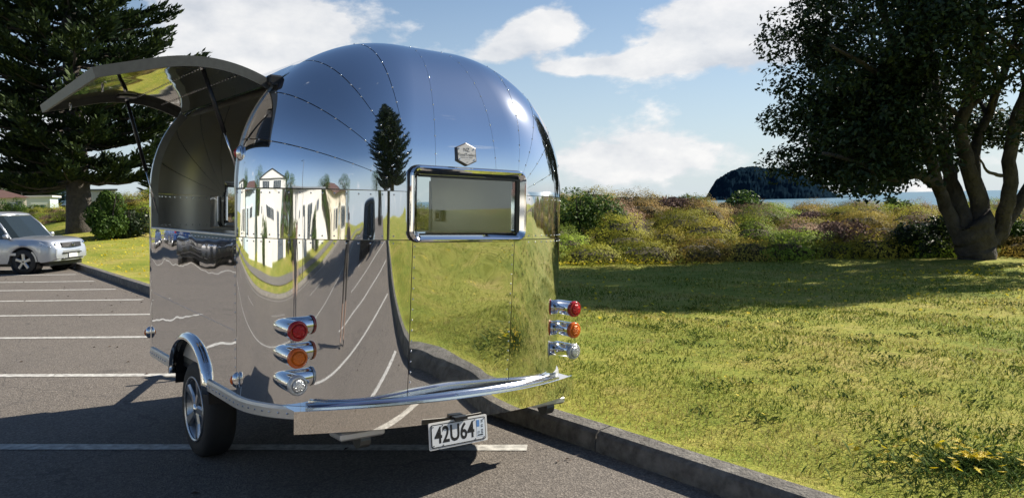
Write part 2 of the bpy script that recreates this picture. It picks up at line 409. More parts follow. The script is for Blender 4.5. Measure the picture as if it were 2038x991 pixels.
# painted lines
def flat_strip(name, pts, width, parent, z=.004):
    L, Rr = [], []
    n = len(pts)
    for i, p_ in enumerate(pts):
        d = (Vector(pts[min(i + 1, n - 1)]) - Vector(pts[max(i - 1, 0)])).normalized(); a = Vector((-d.y, d.x, 0)) * width / 2
        j = Vector((0, 0, z)); L.append(Vector(p_) + a * rnd.uniform(.93, 1.05) + j); Rr.append(Vector(p_) - a * rnd.uniform(.93, 1.05) + j)
    o = mesh_obj(name, L + Rr, [(i, i + 1, n + i + 1, n + i) for i in range(n - 1)], M['paint'], parent)
    return o
LD = Vector((.9974, -.0718, 0))
for y0 in (-17, -14.75, -12.5, -10.25, -8.0, -5.95, -3.7, -1.45, .8, 3.06, 5.31, 7.53, 9.7, 11.72, 13.58, 15.35, 17.1, 18.9, 20.7, 22.5):
    # right end sits just short of the kerb
    t_ = 0; P0 = Vector((-3.5, y0, 0))
    q = (P0 - K0).dot(KN); k = (-.28 - q) / LD.dot(KN); e = P0 + LD * k
    pts = [e - LD * (5.6 * i / 10) for i in range(11)]
    flat_strip('parking_line', pts, .12, car_park)
flat_strip('edge_line', [tuple(kp(-8.6 + bend(t), t)) for t in range(-60, 66, 3)], .11, car_park)
flat_strip('edge_line', [tuple(kp(-17.9 + bend(t), t)) for t in range(-60, 100, 4)], .11, car_park)
for t in range(-55, 110, 9):
    flat_strip('centre_dash', [tuple(kp(-13.2 + bend(t + i), t + i)) for i in (0, 1.5, 3)], .11, car_park)

# headland across the water
def headland():
    from mathutils import noise as mn_
    D = 1100.0; n, kk = 230, 40
    prof = [(1380, 396), (1405, 390), (1412, 378), (1425, 356), (1445, 341), (1470, 330), (1500, 327), (1525, 331), (1560, 332), (1600, 345), (1630, 362), (1650, 376), (1672, 389), (1700, 396)]
    vs = []
    for i in range(n):
        px = 1384 + (1696 - 1384) * i / (n - 1)
        top = np.interp(px, [a for a, b in prof], [b for a, b in prof])
        d = px_dir(px, 380); s = D / math.hypot(d.x, d.y); x, y = d.x * s, d.y * s
        hor = 394.7 - (px - 1230) * .0226; H = max(1.0, (hor + 6 - top) / 1569 * D)
        for k in range(kk):
            w = k / (kk - 1); dep = w * 170
            z = H * math.sin(min(1, w * 1.7) * math.pi / 2) * (1 if w < .62 else 1 - (w - .62) * .5)
            p_ = Vector((x, y + dep, z))
            if k: z += min(1, H / 12) * (1.6 * mn_.noise(p_ * .09) + 1.9 * mn_.noise(p_ * .26) + 1.7 * mn_.noise(p_ * .6)); dep += 5 * mn_.noise(p_ * .07)
            vs.append((x * (1 + dep / D), y * (1 + dep / D), -4.6 + z))
    fs = np.array([(i * kk + k, (i + 1) * kk + k, (i + 1) * kk + k + 1, i * kk + k + 1) for i in range(n - 1) for k in range(kk - 1)])
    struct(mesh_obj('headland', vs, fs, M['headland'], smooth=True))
headland()

# ---------------------------------------------------------------- foliage machinery
def leaf_quads(cent, nrm, size, aspect=.55, jitter=.6, seed=0):
    """diamond leaf cards; cent (N,3), nrm (N,3) preferred normal, size (N,)"""
    g = np.random.default_rng(seed); N = len(cent)
    n = nrm + g.normal(0, jitter, (N, 3)); n /= np.linalg.norm(n, axis=1, keepdims=True) + 1e-9
    d = g.normal(0, 1, (N, 3)); d -= n * (d * n).sum(1, keepdims=True); d /= np.linalg.norm(d, axis=1, keepdims=True) + 1e-9
    e = np.cross(n, d); s = size[:, None]
    v = np.stack([cent - d * s * .5, cent + e * s * .5 * aspect + n * s * .06, cent + d * s * .5, cent - e * s * .5 * aspect + n * s * .06], 1).reshape(-1, 3)
    return v, np.arange(N * 4).reshape(N, 4)

def sphere_pts(n, g):
    v = g.normal(0, 1, (n, 3)); return v / np.linalg.norm(v, axis=1, keepdims=True)

def set_color(o, name, cols, per):
    """cols (N,3) per card, expanded to per vertices each"""
    me = o.data; a = me.color_attributes.new(name, 'FLOAT_COLOR', 'POINT')
    c = np.ones((len(me.vertices), 4), np.float32); c[:, :3] = np.repeat(cols, per, axis=0); a.data.foreach_set('color', c.ravel())

M['leaf_dark'] = leaf_mat('dark_glossy_leaves', [(0, (.016, .03, .013)), (.55, (.03, .052, .02)), (.9, (.05, .08, .027)), (1, (.075, .11, .035))], .3, .45, spec=.25)
M['leaf_mid'] = leaf_mat('mid_green_leaves', [(0, (.03, .06, .014)), (.5, (.065, .12, .025)), (1, (.13, .21, .045))], .3, .55, spec=.12)
M['leaf_scrub'] = leaf_mat('scrub_leaves', [(0, (.1, .1, .1)), (1, (.1, .1, .1))], .3, .7, attr='tint', spec=.1)
M['needle'] = leaf_mat('pine_needles', [(0, (.012, .024, .012)), (.5, (.024, .043, .018)), (.85, (.045, .072, .022)), (1, (.075, .105, .03))], .15, .6, spec=.15)
M['bark'] = mat('grey_brown_bark', (.035, .03, .026), .95, noise=(3.2, (.085, .076, .068), 3.0), bump=(9, 1, .08))
M['bark_pine'] = mat('scaly_pine_bark', (.06, .052, .045), .95, noise=(7, (.115, .1, .085), 2.4), bump=(12, 1, .06))
M['core'] = mat('inner_twigs', (.06, .052, .022), 1.0)

def shrub(name, loc, rx, ry, rz, nleaf, leaf, mat_, seed, label, cat='shrub', group=None, lumps=9, core=True):
    g = np.random.default_rng(seed)
    root = empty(name, loc); tag(root, label, cat, group)
    cs, ns, ss = [], [], []
    lumps = lumps + 4; cl = sphere_pts(lumps, g) * np.array([rx, ry, rz]) * g.uniform(.3, .78, (lumps, 1)); cl[:, 2] = abs(cl[:, 2]) * .9 + rz * .22
    for k, c in enumerate(cl):
        m = nleaf // lumps; d = sphere_pts(m, g); rad = g.uniform(.55, 1.06, (m, 1)) ** .5
        lr = np.array([rx, ry, min(rz, rx * 1.1)]) * g.uniform(.30, .55)
        cs.append(c + d * lr * rad); ns.append(d + np.array([0, 0, .4])); ss.append(g.uniform(.6, 1.3, m) * leaf)
    P_ = np.concatenate(cs); keep = P_[:, 2] > .0
    v, q = leaf_quads(P_[keep], np.concatenate(ns)[keep], np.concatenate(ss)[keep], .6, .7, seed)
    mesh_obj('foliage', v, q, mat_, root)
    mb = MB()
    for k in range(7):
        a = rnd.uniform(0, 6.28); e = Vector((math.cos(a) * rx * .55, math.sin(a) * ry * .55, rz * rnd.uniform(.7, 1.0)))
        mb.tube([(0, 0, -.1), tuple(e * .5 + Vector((0, 0, .1))), tuple(e)], [.05, .035, .012], 5)
    mb.build('stem', M['bark'], root)
    return root

# ---------------------------------------------------------------- broad crowned tree on the right (dark, many stems)
TR = Vector((11.15, 19.15, 0)); TR.z = height(TR.x, TR.y) - .05
def tpx(px, py, dy=0.0):
    """a point of the tree, in its own frame, seen at this pixel at the trunk's distance + dy"""
    d = px_dir(px, py); k = (TR.y + dy) / d.y; p_ = Vector((d.x * k, d.y * k, CAM_H + d.z * k)); return p_ - TR
def big_tree():
    root = empty('broad_tree', TR); tag(root, 'large dark broad-crowned tree with several grey stems beside the dune scrub', 'tree')
    mb = MB(); limbs = []
    def stem(pts, r0_, r1_, n=9):
        P_ = [Vector(p_) for p_ in pts]; Q = []
        for i in range(len(P_) - 1):
            for k in range(4):
                a = k / 4; p0, p1, p2, p3 = P_[max(i - 1, 0)], P_[i], P_[i + 1], P_[min(i + 2, len(P_) - 1)]
                Q.append(.5 * ((2 * p1) + (p2 - p0) * a + (2 * p0 - 5 * p1 + 4 * p2 - p3) * a * a + (3 * p1 - p0 - 3 * p2 + p3) * a ** 3))
        Q.append(P_[-1]); m = len(Q); Q = [q + Vector((rnd.uniform(-.03, .03), rnd.uniform(-.03, .03), 0)) for q in Q]
        mb.tube(Q, [r0_ + (r1_ - r0_) * (i / (m - 1)) ** .8 for i in range(m)], n)
        limbs.append(Q)
    # bole, then the stems that leave it
    stem([tpx(1942, 530), tpx(1942, 500), tpx(1938, 470), tpx(1934, 440)], 0.395, .5, 12)
    stem([tpx(1925, 490), tpx(1898, 448), tpx(1868, 370, -.2), tpx(1845, 290, -.4), tpx(1815, 190, -.6), tpx(1780, 90, -.8), tpx(1745, -20, -1)], 0.191, .08)
    stem([tpx(1935, 480), tpx(1915, 430), tpx(1893, 361, .3), tpx(1878, 294, .5), tpx(1868, 210, .8), tpx(1850, 100, 1.2), tpx(1860, -40, 1.5)], 0.217, .10)
    stem([tpx(1945, 480), tpx(1948, 410), tpx(1925, 330, -.2), tpx(1912, 254, -.3), tpx(1932, 180, -.4), tpx(1950, 60, -.6), tpx(1960, -80, -.7)], 0.229, .10)
    stem([tpx(1960, 480), tpx(1955, 400, .2), tpx(1938, 310, .5), tpx(1965, 230, .9), tpx(2000, 140, 1.4), tpx(2040, 20, 2)], 0.165, .08)
    stem([tpx(1968, 490), tpx(1990, 455), tpx(2010, 384, -.3), tpx(2011, 300, -.4), tpx(2030, 220, -.5), tpx(2070, 110, -.6), tpx(2110, -30, -.7)], 0.217, .1)
    stem([tpx(1985, 480), tpx(2030, 400, .2), tpx(2080, 320, .5), tpx(2150, 230, 1)], 0.178, .08)
    # low arching branch on the left
    stem([tpx(1868, 372, -.2), tpx(1838, 352, -.5), tpx(1815, 348, -.8), tpx(1782, 362, -1.1), tpx(1745, 343, -1.4), tpx(1700, 320, -1.6), tpx(1640, 305, -1.8)], .15, .04, 7)
    stem([tpx(1782, 361, -1.1), tpx(1760, 345, -.8), tpx(1735, 300, -.5), tpx(1690, 250, -.2)], .07, .025, 6)
    stem([tpx(1845, 290, -.4), tpx(1790, 250, .2), tpx(1720, 200, .9), tpx(1640, 150, 1.4)], .13, .03, 7)
    stem([tpx(1815, 190, -.6), tpx(1740, 140, -1.4), tpx(1650, 90, -2.4)], .1, .03, 7)
    stem([tpx(1990, 350, -.4), tpx(1965, 340, -.9), tpx(1950, 315, -1.4)], .05, .02, 6)
    for k in range(16):
        Q = limbs[rnd.choice([1, 2, 3, 4, 5])]; s = Q[rnd.randrange(len(Q) // 2, len(Q) - 2)]; a = rnd.uniform(0, 6.28); L = rnd.uniform(1.5, 3.2)
        stem([s, s + Vector((math.cos(a) * L * .4, math.sin(a) * L * .4, .3 * L)), s + Vector((math.cos(a) * L, math.sin(a) * L, .4 * L))], .07, .02, 6)
    mb.build('trunk', M['bark'], root, True)
    # crown: leaf clumps
    g = np.random.default_rng(5); cents = []
    c0 = np.array([.2, .1, 5.1]); rad = np.array([4.85, 3.9, 3.9]); tries = 0
    while len(cents) < 390 and tries < 40000:
        tries += 1
        d = sphere_pts(1, g)[0]; r_ = g.uniform(.25, 1.0) ** .45; c = c0 + d * rad * r_
        hr = math.hypot(c[0] - .3, c[1])
        floor_ = 2.75 - .17 * hr + (.5 if c[1] < -2 else 0) - (.55 if c[0] < -1.2 else 0)
        if c[0] > 1.2: floor_ = 3.0
        if c[2] < floor_: continue
        if hr < 2.3 and c[2] < 4.4 and c[1] < .6 and g.uniform() < .8: continue
        if c[1] < -.8 and c[2] < 4.6 and -1.6 < c[0] < 3 and g.uniform() < .75: continue
        # notch on the left outline
        if c[0] < -3.7 and abs(c[2] - 3.75) < .22: continue
        cents.append(c)
    for _ in range(85):                          # the low skirt of the crown on the left
        c = np.array([g.uniform(-4.35, -1.6), g.uniform(-2.2, 1.6), g.uniform(2.0, 4.2)])
        if c[2] > 1.75 + .6 * g.uniform() ** 2 + max(0, c[0] + 2.8) * .45: cents.append(c)
    cents = np.array(cents)
    V, N_, S_ = [], [], []
    for c in cents:
        m = int(g.integers(200, 380)); rr_ = g.uniform(.42, .85); d = sphere_pts(m, g); rad_ = g.uniform(.2, 1, (m, 1)) ** .4
        V.append(c + d * rad_ * rr_ * np.array([1, 1, .72])); N_.append(d * .6 + np.array([0, 0, .7])); S_.append(g.uniform(.09, .17, m))
    v, q = leaf_quads(np.concatenate(V), np.concatenate(N_), np.concatenate(S_), .5, .6, 3)
    mesh_obj('crown', v, q, M['leaf_dark'], root)
    return root
big_tree()

# ---------------------------------------------------------------- tiered pine
def make_pine(seed, Hh, R0, zlow, tiers, nb, branchlets, needles, ns=1.0):
    g = np.random.default_rng(seed)
    tr = MB(); tr.tube([(0, 0, -.4), (0, 0, .3), (.02, 0, 2), (0, .03, Hh * .4), (0, 0, Hh * .75), (0, 0, Hh)], [.62, .54, .44, .32, .15, .03], 14)
    br = MB(); C_, D_, U_, S_ = [], [], [], []
    for ti in range(tiers):
        w = ti / (tiers - 1); z0 = zlow + (Hh - .6 - zlow) * w
        prof = (.72 + .28 * min(1, w / .25)) * (1 - max(0, w - .25) / .75) ** .8 + .03
        a0 = g.uniform(0, 6.28); n_ = nb if w < .8 else nb - 2
        for b in range(n_):
            a = a0 + 6.283 * b / n_ + g.normal(0, .1); L = R0 * prof * g.uniform(.82, 1.1); zz = z0 + g.normal(0, .12)
            up = .22 if w > .5 else .06
            ca, sa = math.cos(a), math.sin(a); m = 7; pts = []
            for i in range(m):
                s = i / (m - 1); pts.append(Vector((ca * L * s, sa * L * s, zz + L * (up * s - .16 * math.sin(s * 2.6) * (1 - w) + .10 * s ** 4))))
            br.tube(pts, [.06 * (1 - .8 * i / (m - 1)) * (.5 + prof) for i in range(m)], 5, False)
            nbl = max(4, int(branchlets * L / R0))
            for j in range(nbl):
                s = .22 + .78 * (j + g.uniform(0, 1)) / nbl; k = min(int(s * (m - 1)), m - 2); q = s * (m - 1) - k
                p_ = np.array(pts[k].lerp(pts[k + 1], q)); side = 1 if j % 2 else -1
                la = a + side * g.uniform(.35, .95) * (1 - .75 * max(0, s - .75) / .25); ll = (L * .26 * (1.15 - .55 * s) + .25) * g.uniform(.7, 1.2)
                dv = np.array([math.cos(la), math.sin(la), g.uniform(.05, .35)]); dv /= np.linalg.norm(dv)
                nn = needles; ss = np.linspace(.08, 1, nn)
                cen = p_ + dv * ll * ss[:, None] + np.array([0, 0, 1]) * (.16 * ll * ss[:, None] ** 2)
                sdv = np.cross(dv, [0, 0, 1]); sg = np.where(np.arange(nn) % 2, 1, -1)[:, None]
                nd = dv * .75 + sdv * sg * g.uniform(.25, .7, (nn, 1)) + np.array([0, 0, 1]) * g.uniform(.15, .65, (nn, 1))
                nd /= np.linalg.norm(nd, axis=1, keepdims=True)
                C_.append(cen); D_.append(nd); S_.append(g.uniform(.2, .36, nn) * ns)
    C_ = np.concatenate(C_); D_ = np.concatenate(D_); S_ = np.concatenate(S_)[:, None]
    e = np.cross(D_, g.normal(0, 1, D_.shape)); e /= np.linalg.norm(e, axis=1, keepdims=True)
    wd = .05 * ns
    v = np.stack([C_ - e * wd * .4, C_ + D_ * S_ * .5 - e * wd, C_ + D_ * S_, C_ + D_ * S_ * .5 + e * wd], 1).reshape(-1, 3)
    root = empty('tiered_pine')
    tr.build('trunk', M['bark_pine'], root, True); br.build('branch', M['bark_pine'], root)['kind'] = 'stuff'
    mesh_obj('crown', v, np.arange(len(v)).reshape(-1, 4), M['needle'], root)
    return root
pine = make_pine(21, 19.0, 4.2, 2.3, 22, 9, 48, 14)
PP = Vector((-18.05, 33.0, 0)); PP.z = height(PP.x, PP.y) - .1
pine.location = PP; tag(pine, 'tall dark tiered pine with thick scaly trunk behind the parked silver car', 'pine tree', 'tiered pines along the road')
def place_pine(x, y, z, s, rz, label):
    o = copy_tree(pine); o.location = (x, y, z); o.scale = (s, s, s * 1.05); o.rotation_euler = (0, 0, rz); o['label'] = label; return o
place_pine(11.5, -6.6, .1, 1.05, 1.0, 'tall dark pine standing alone on the lawn, mirrored in the trailer dome')
place_pine(-66, 150, .2, .95, 2.0, 'distant dark pine beside the far road lamps, nearer the pine trunk')
place_pine(-98, 165, .2, 1.05, 3.1, 'distant dark pine behind the brown-roofed far house')
place_pine(-80, 185, .2, 1.1, .4, 'distant dark pine far down the road between two lamps')
place_pine(-88, 130, .2, .75, 5.0, 'smaller distant dark pine behind the white flat-roofed far house')

# ---------------------------------------------------------------- dune scrub
M['litter'] = mat('dark_leaf_litter', (.055, .042, .026), 1.0, noise=(2.5, (.09, .07, .035), 2.0), bump=(9, .8, .05))
def dune_pt(x, d):
    e_ = dune_edge(x) + d + .25 * math.sin(x * 2.1) + .2 * math.sin(x * 5.3); return (x, e_, height(x, e_) + .015)
vs, fs = grid(dune_pt, lin(-36, 42, 120), [.45, .9, 1.5, 2.2, 3, 4, 5, 6, 7, 8.5, 10, 12, 14, 17, 20, 23, 26, 30])
struct(mesh_obj('dune', vs, fs, M['litter'], smooth=True))
def scrub():
    g = np.random.default_rng(77)
    pal = np.array([[.27, .27, .04], [.29, .26, .045], [.23, .235, .04], [.31, .26, .055], [.18, .25, .04], [.27, .205, .05], [.27, .195, .08], [.22, .30, .04], [.17, .20, .04], [.25, .175, .13]]) * 1.25
    Cn, Nn, Sz, Cl, cores = [], [], [], [], MB()
    spots = []
    for k in range(70):                                             # an unbroken front row along the lawn
        x = -2 + k * .5 + g.uniform(-.15, .15); d = .75 + g.uniform(-.15, .35); spots.append((x, dune_edge(x) + d, -9.0))
    for k in range(1500):
        x = g.uniform(-2, 36); d = g.uniform(.3, 27) ** 1.0
        y = dune_edge(x) + d
        spots.append((x, y, d))
    for k in range(260):
        x = g.uniform(-34, -2); d = g.uniform(.5, 12); spots.append((x, dune_edge(x) + d, d))
    kept = []
    for (x, y, d) in spots:
        mn = .95 if d < 0 else 1.15 + .018 * d if d < 5 else 1.24 + .022 * d
        if all((x - a) ** 2 + (y - b) ** 2 > mn * mn for a, b in kept): kept.append((x, y))
    for (x, y) in kept:
        d = y - dune_edge(x); rx = g.uniform(.72, 1.12) * (1 + .014 * d); rz = g.uniform(.55, .92) * (.8 if d < 3 else 1.0); z = height(x, y) - .05
        col = pal[g.integers(len(pal))] * g.uniform(.7, 1.35); m = int(3200 * rx * (1 if d < 14 else .75))
        dd = sphere_pts(m, g); dd[:, 2] = abs(dd[:, 2]); lump = 1 + .16 * np.sin(dd[:, 0] * 9 + x) * np.sin(dd[:, 1] * 8 + y) + .1 * np.sin(dd[:, 2] * 13 + x * 3)
        rr_ = g.uniform(.86, 1.08, m) * lump
        P_ = np.array([x, y, z]) + dd * np.array([rx, rx, rz]) * rr_[:, None]
        Cn.append(P_); Nn.append(dd * 1.6 + np.array([0, 0, .1])); Sz.append(g.uniform(.04, .08, m)); Cl.append(col * g.uniform(.82, 1.18, (m, 1)))
        rings = []
        for h, r_ in ((-.15, .84), (.25, .78), (.5, .62), (.7, .3)):
            rings.append([(x + math.cos(j * 1.0472) * rx * r_, y + math.sin(j * 1.0472) * rx * r_, z + rz * h) for j in range(6)])
        cores.rings(rings)
    v, q = leaf_quads(np.concatenate(Cn), np.concatenate(Nn), np.concatenate(Sz), .5, .3, 4)
    o = mesh_obj('dune_scrub', v, q, M['leaf_scrub']); set_color(o, 'tint', np.concatenate(Cl), 4)
    stuff(o, 'low olive and brown scrub covering the dune between lawn and sea', 'scrub')
    c = cores.build('inner_scrub', M['core'], o); c['kind'] = 'stuff'
scrub()
def at_px(px, py, D):
    """ground point seen under this pixel column at forward distance D"""
    d = px_dir(px, py); k = D / d.y; return Vector((d.x * k, d.y * k, 0))
def bush(px, D, rx, rz, n, leaf, m, seed, label, name='green_shrub', cat='shrub', dz=0.0, group=None):
    p_ = at_px(px, 400, D); p_.z = height(p_.x, p_.y) - .06 + dz
    return shrub(name, p_, rx, rx * .9, rz, n, leaf, m, seed, label, cat, group)
bush(1150, 25.5, 1.5, 1.45, 9000, .10, M['leaf_mid'], 1, 'tall dark green leafy shrub right beside the trailer, at the lawn edge')
bush(1372, 37, 1.2, .95, 4500, .14, M['leaf_mid'], 2, 'round-leaved green shrub on the dune crest left of the headland')
bush(1487, 34, 1.35, 1.05, 6000, .15, M['leaf_mid'], 3, 'bright green shrub on the dune crest in front of the headland')
bush(1788, 34, .75, .8, 3000, .13, M['leaf_mid'], 4, 'small round green shrub standing out against the sea')
bush(1862, 20.6, 1.0, .95, 5000, .10, M['leaf_dark'], 6, 'dark green leafy shrub left of the broad tree trunk', cat='shrub')
bush(1820, 20.4, .7, .8, 3000, .10, M['leaf_dark'], 7, 'smaller dark green shrub furthest left under the broad tree')
bush(2015, 20.8, .9, .95, 4000, .10, M['leaf_mid'], 8, 'leafy green shrub right of the broad tree trunk')
bush(1228, 20.9, .55, .38, 1800, .09, M['leaf_mid'], 9, 'low fresh green clump at the lawn edge near the trailer')
bush(250, 31.5, .9, 1.15, 5000, .12, M['leaf_dark'], 12, 'lower dark shrub between the leafy shrub and the trailer', dz=0)
bush(214, 30.5, .82, 1.85, 8000, .12, M['leaf_mid'], 10, 'tall leafy shrub beside the big pine trunk', dz=0)
M['leaf_dry'] = leaf_mat('dry_brown_twigs', [(0, (.09, .06, .055)), (.5, (.17, .115, .10)), (1, (.25, .18, .15))], .1, .9, spec=.05)
M['leaf_lime'] = leaf_mat('lime_leaves', [(0, (.12, .16, .02)), (1, (.22, .25, .03))], .35, .5)
for i, (px, D, rx, rz, lab) in enumerate([(1262, 31, 1.15, .62, 'leftmost dry brown shrub on the dune, nearest the trailer'), (1335, 30.5, 1.3, .68, 'widest dry brown shrub on the dune left of the headland'),
        (1395, 30, .7, .5, 'small dry brown shrub below the headland\'s left end'), (1612, 31, 1.5, .55, 'broad dry brown shrub on the dune crest under the tree crown'),
        (1700, 21.6, 1.0, .75, 'dry purple-brown shrub at the lawn edge left of the broad tree'), (1640, 23.5, .8, .6, 'dry brown shrub at mid slope below the tree crown'),
        (1745, 22.0, .8, .6, 'dry brown shrub closest to the dark shrub by the broad tree'), (1450, 26, .9, .35, 'flat dry brown shrub at mid slope below the bright green shrub')]):
    bush(px, D, rx, rz, 3800, .11, M['leaf_dry'], 40 + i, lab, 'dry_shrub')
bush(1415, 23, .6, .5, 1500, .08, M['leaf_lime'], 60, 'small lime green shrub at mid slope below the headland')
# dry grass tuft at the lawn edge
mb = MB(); root = empty('grass_tuft', at_px(1560, 500, 20.1)); root.location.z = height(root.location.x, root.location.y)
for k in range(220):
    a = rnd.uniform(0, 6.28); l = rnd.uniform(.3, .75); e = Vector((math.cos(a) * l * .75, math.sin(a) * l * .75, l * rnd.uniform(.3, .9))); b_ = Vector((math.cos(a) * .08, math.sin(a) * .08, 0)); s = Vector((-math.sin(a), math.cos(a), 0)) * .008
    mb.add([b_ - s, b_ + s, b_ * .3 + e * .6 + Vector((0, 0, .12)) + s, b_ * .3 + e * .6 + Vector((0, 0, .12)) - s, e + b_], [(0, 1, 2, 3), (3, 2, 4)])
M['straw'] = leaf_mat('dry_straw', [(0, (.16, .12, .07)), (1, (.32, .26, .17))], .2, .8)
t_ = mb.build('blades', M['straw'], root); t_['kind'] = 'stuff'
tag(root, 'pale dry grass tuft at the edge of the dune scrub', 'grass tuft')
for px, lab in ((1785, 'rounded brown post top left of the other in the dune scrub'), (1824, 'rounded brown post top beside the small round shrub')):
    p_ = at_px(px, 400, 29); p_.z = height(p_.x, p_.y)
    mb = MB().lathe([(.09, -.4), (.09, .1), (.10, .14), (.12, .22), (.08, .29), (.02, .31)], 'z', 10); p_.z += .32
    o = mb.build('wooden_post', mat('brown_post', (.16, .075, .05), .8), None, True); o.location = p_; tag(o, lab, 'post')

# ================================================================ THE TRAILER  (own frame: x right, y forwards, z up, rear at -y)
HA, HS, YA, YR, YB = 1.075, .346, -1.444, -2.103, .42          # half width, half flat of the ends, rear tangent, rear face, front tangent
HZ, ZB, NN, KK = .90, 1.70, 2.25, .5                            # dome rise, belt height, roundness
Z0, ZM = .545, 1.44                                             # skirt, shoulder seam
LX, LY = HA - HS, YA - YR
M['blue_strip'] = mat('painted_sky_reflection', (.05, .07, .16), .3, .3)  # dark blue of the mirrored sky, put into the colour
TRL = empty('food_trailer')
TRL.matrix_world = Matrix(((.79211467, -.60921467, .03757444, -1.5931), (.60897635, .79296521, .01881418, 6.0902), (-.04125709, .00797896, .9991167, -.0260), (0, 0, 0, 1)))
tag(TRL, 'rounded mirror-polished metal food trailer with its side hatch propped open, parked at the kerb', 'trailer')
def spw(v, n): return math.copysign(abs(v) ** (2 / n), v)
def dome(G, th, end=-1, off=0.0):
    """G: 0 centre .. 1 end of the flat .. 2 belt (sign = side); th: 0 at the end's middle .. pi/2 at the ring"""
    sg = 1 if G >= 0 else -1; g = abs(G); ph = math.pi / 2 if g <= 1 else math.pi / 2 * (2 - g)
    nx, ny, nz = math.sin(th) * math.cos(ph), math.cos(th), math.sin(th) * math.sin(ph)
    ce = math.hypot(nx, ny); e = math.asin(max(0, min(1, nz))); az = math.atan2(nx, ny)
    se = HS * (1 - KK * math.sin(e) ** 2); c_ = spw(math.cos(e), NN)
    x = sg * (se * min(g, 1) + (LX - off) * math.sin(az) * c_); yy = (LY - off) * math.cos(az) * c_
    y = YA - yy if end < 0 else YB + yy
    return (x, y, ZB + (HZ - off) * spw(math.sin(e), NN))
def barrel(e, y, sg=-1, off=0.0):
    """e: 0 belt .. pi/2 crown edge; beyond pi/2 up to 2 = flat to the middle"""
    if e > math.pi / 2:
        k = (e - math.pi / 2) / .4292; return (sg * HS * (1 - KK) * (1 - k), y, ZB + HZ - off)
    return (sg * (HS * (1 - KK * math.sin(e) ** 2) + (LX - off) * spw(math.cos(e), NN)), y, ZB + (HZ - off) * spw(math.sin(e), NN))
def wall(p_, z, end=-1, off=0.0):
    """plan outline of an end: p_ -1..1 flat, beyond = elliptical corner angle 0..pi/2 (sign = side)"""
    sg = 1 if p_ >= 0 else -1; q = abs(p_)
    if 0 < z < ZM:      # the skin draws in towards the skirt, most at the ends
        sa = math.sin(max(0, q - 1) * math.pi / 2); off = off + (ZM - z) * (.006 + .040 * (1 - sa * sa) ** 5)
    if q <= 1: x, yy = sg * HS * q, LY - off
    else: a = (q - 1) * math.pi / 2; x, yy = sg * (HS + (LX - off) * math.sin(a)), (LY - off) * math.cos(a)
    return (x, YA - yy if end < 0 else YB + yy, z)
def panel(name, fn, u, v, m, flip=False, parent=TRL):
    V, F_ = grid(fn, u, v)
    if flip: F_ = F_[:, ::-1].copy()
    return mesh_obj(name, V, F_, m, parent, True)
GAP = .0022
rivs = []                     # (point, normal)
def rivet_line(fn, ts, nrm=None, h=1e-3):
    for t in ts: rivs.append((Vector(fn(t)), None))
TH0 = .10
# --- lower skin
arch_c, arch_r, arch_h, arch_z = -.553, .372, .255, .505
def arch_bottom(y):
    k = (y - arch_c) / arch_r
    return max(Z0, arch_z + arch_h * math.sqrt(max(0, 1 - k * k))) if abs(k) < 1 else Z0
for sg, nm in ((-1, 'side_panel'), (1, 'side_panel')):
    ys = sorted(set(lin(YA + GAP, YB - GAP, 40) + [arch_c + arch_r * math.cos(a) for a in lin(0, math.pi, 33)]))
    def sp_(y, w, sg=sg):
        b = arch_bottom(y); z = b + (ZM - GAP - b) * w; return (sg * (HA - .006 * (ZM - z)), y, z)
    panel(nm, sp_, ys, lin(0, 1, 26), M['mir_side'], sg < 0)
for end, fl in ((-1, 1), (1, 0)):
    for sg in (-1, 1):
        panel('corner_panel', lambda p_, z, sg=sg, end=end: wall(sg * (1 + p_), z, end), lin(GAP, 1 - GAP, 40), lin(Z0, ZM - GAP, 24), M['mir_corner'], (sg > 0) == bool(fl))
    panel('end_panel', lambda p_, z, end=end: wall(p_, z, end), lin(-1 + GAP * 2, 1 - GAP * 2, 26), lin(Z0, ZM - GAP, 26), M['mir_rear'], not fl)
    # --- shoulder band between the two seams, either side of the window
    for sg in (-1, 1):
        panel('shoulder_panel', lambda p_, z, sg=sg, end=end: wall(sg * (.98 + p_ * 1.02), z, end), lin(.004, 1 - GAP, 40), lin(ZM + GAP, ZB - GAP, 10), M['mir_band'], (sg > 0) == bool(fl))
# right side wall above the seam, with the doorway
DY0, DY1 = -.05, .36
for y0, y1 in ((YA + GAP, DY0), (DY1, YB - GAP)):
    panel('side_wall', lambda y, z: (HA, y, z), lin(y0, y1, 12), lin(ZM + GAP, ZB - GAP, 8), M['mir_band'])
    panel('roof_panel', lambda y, e: barrel(e, y, 1), lin(y0, y1, 12), lin(.006, .45, 10), M['mir_dome'])
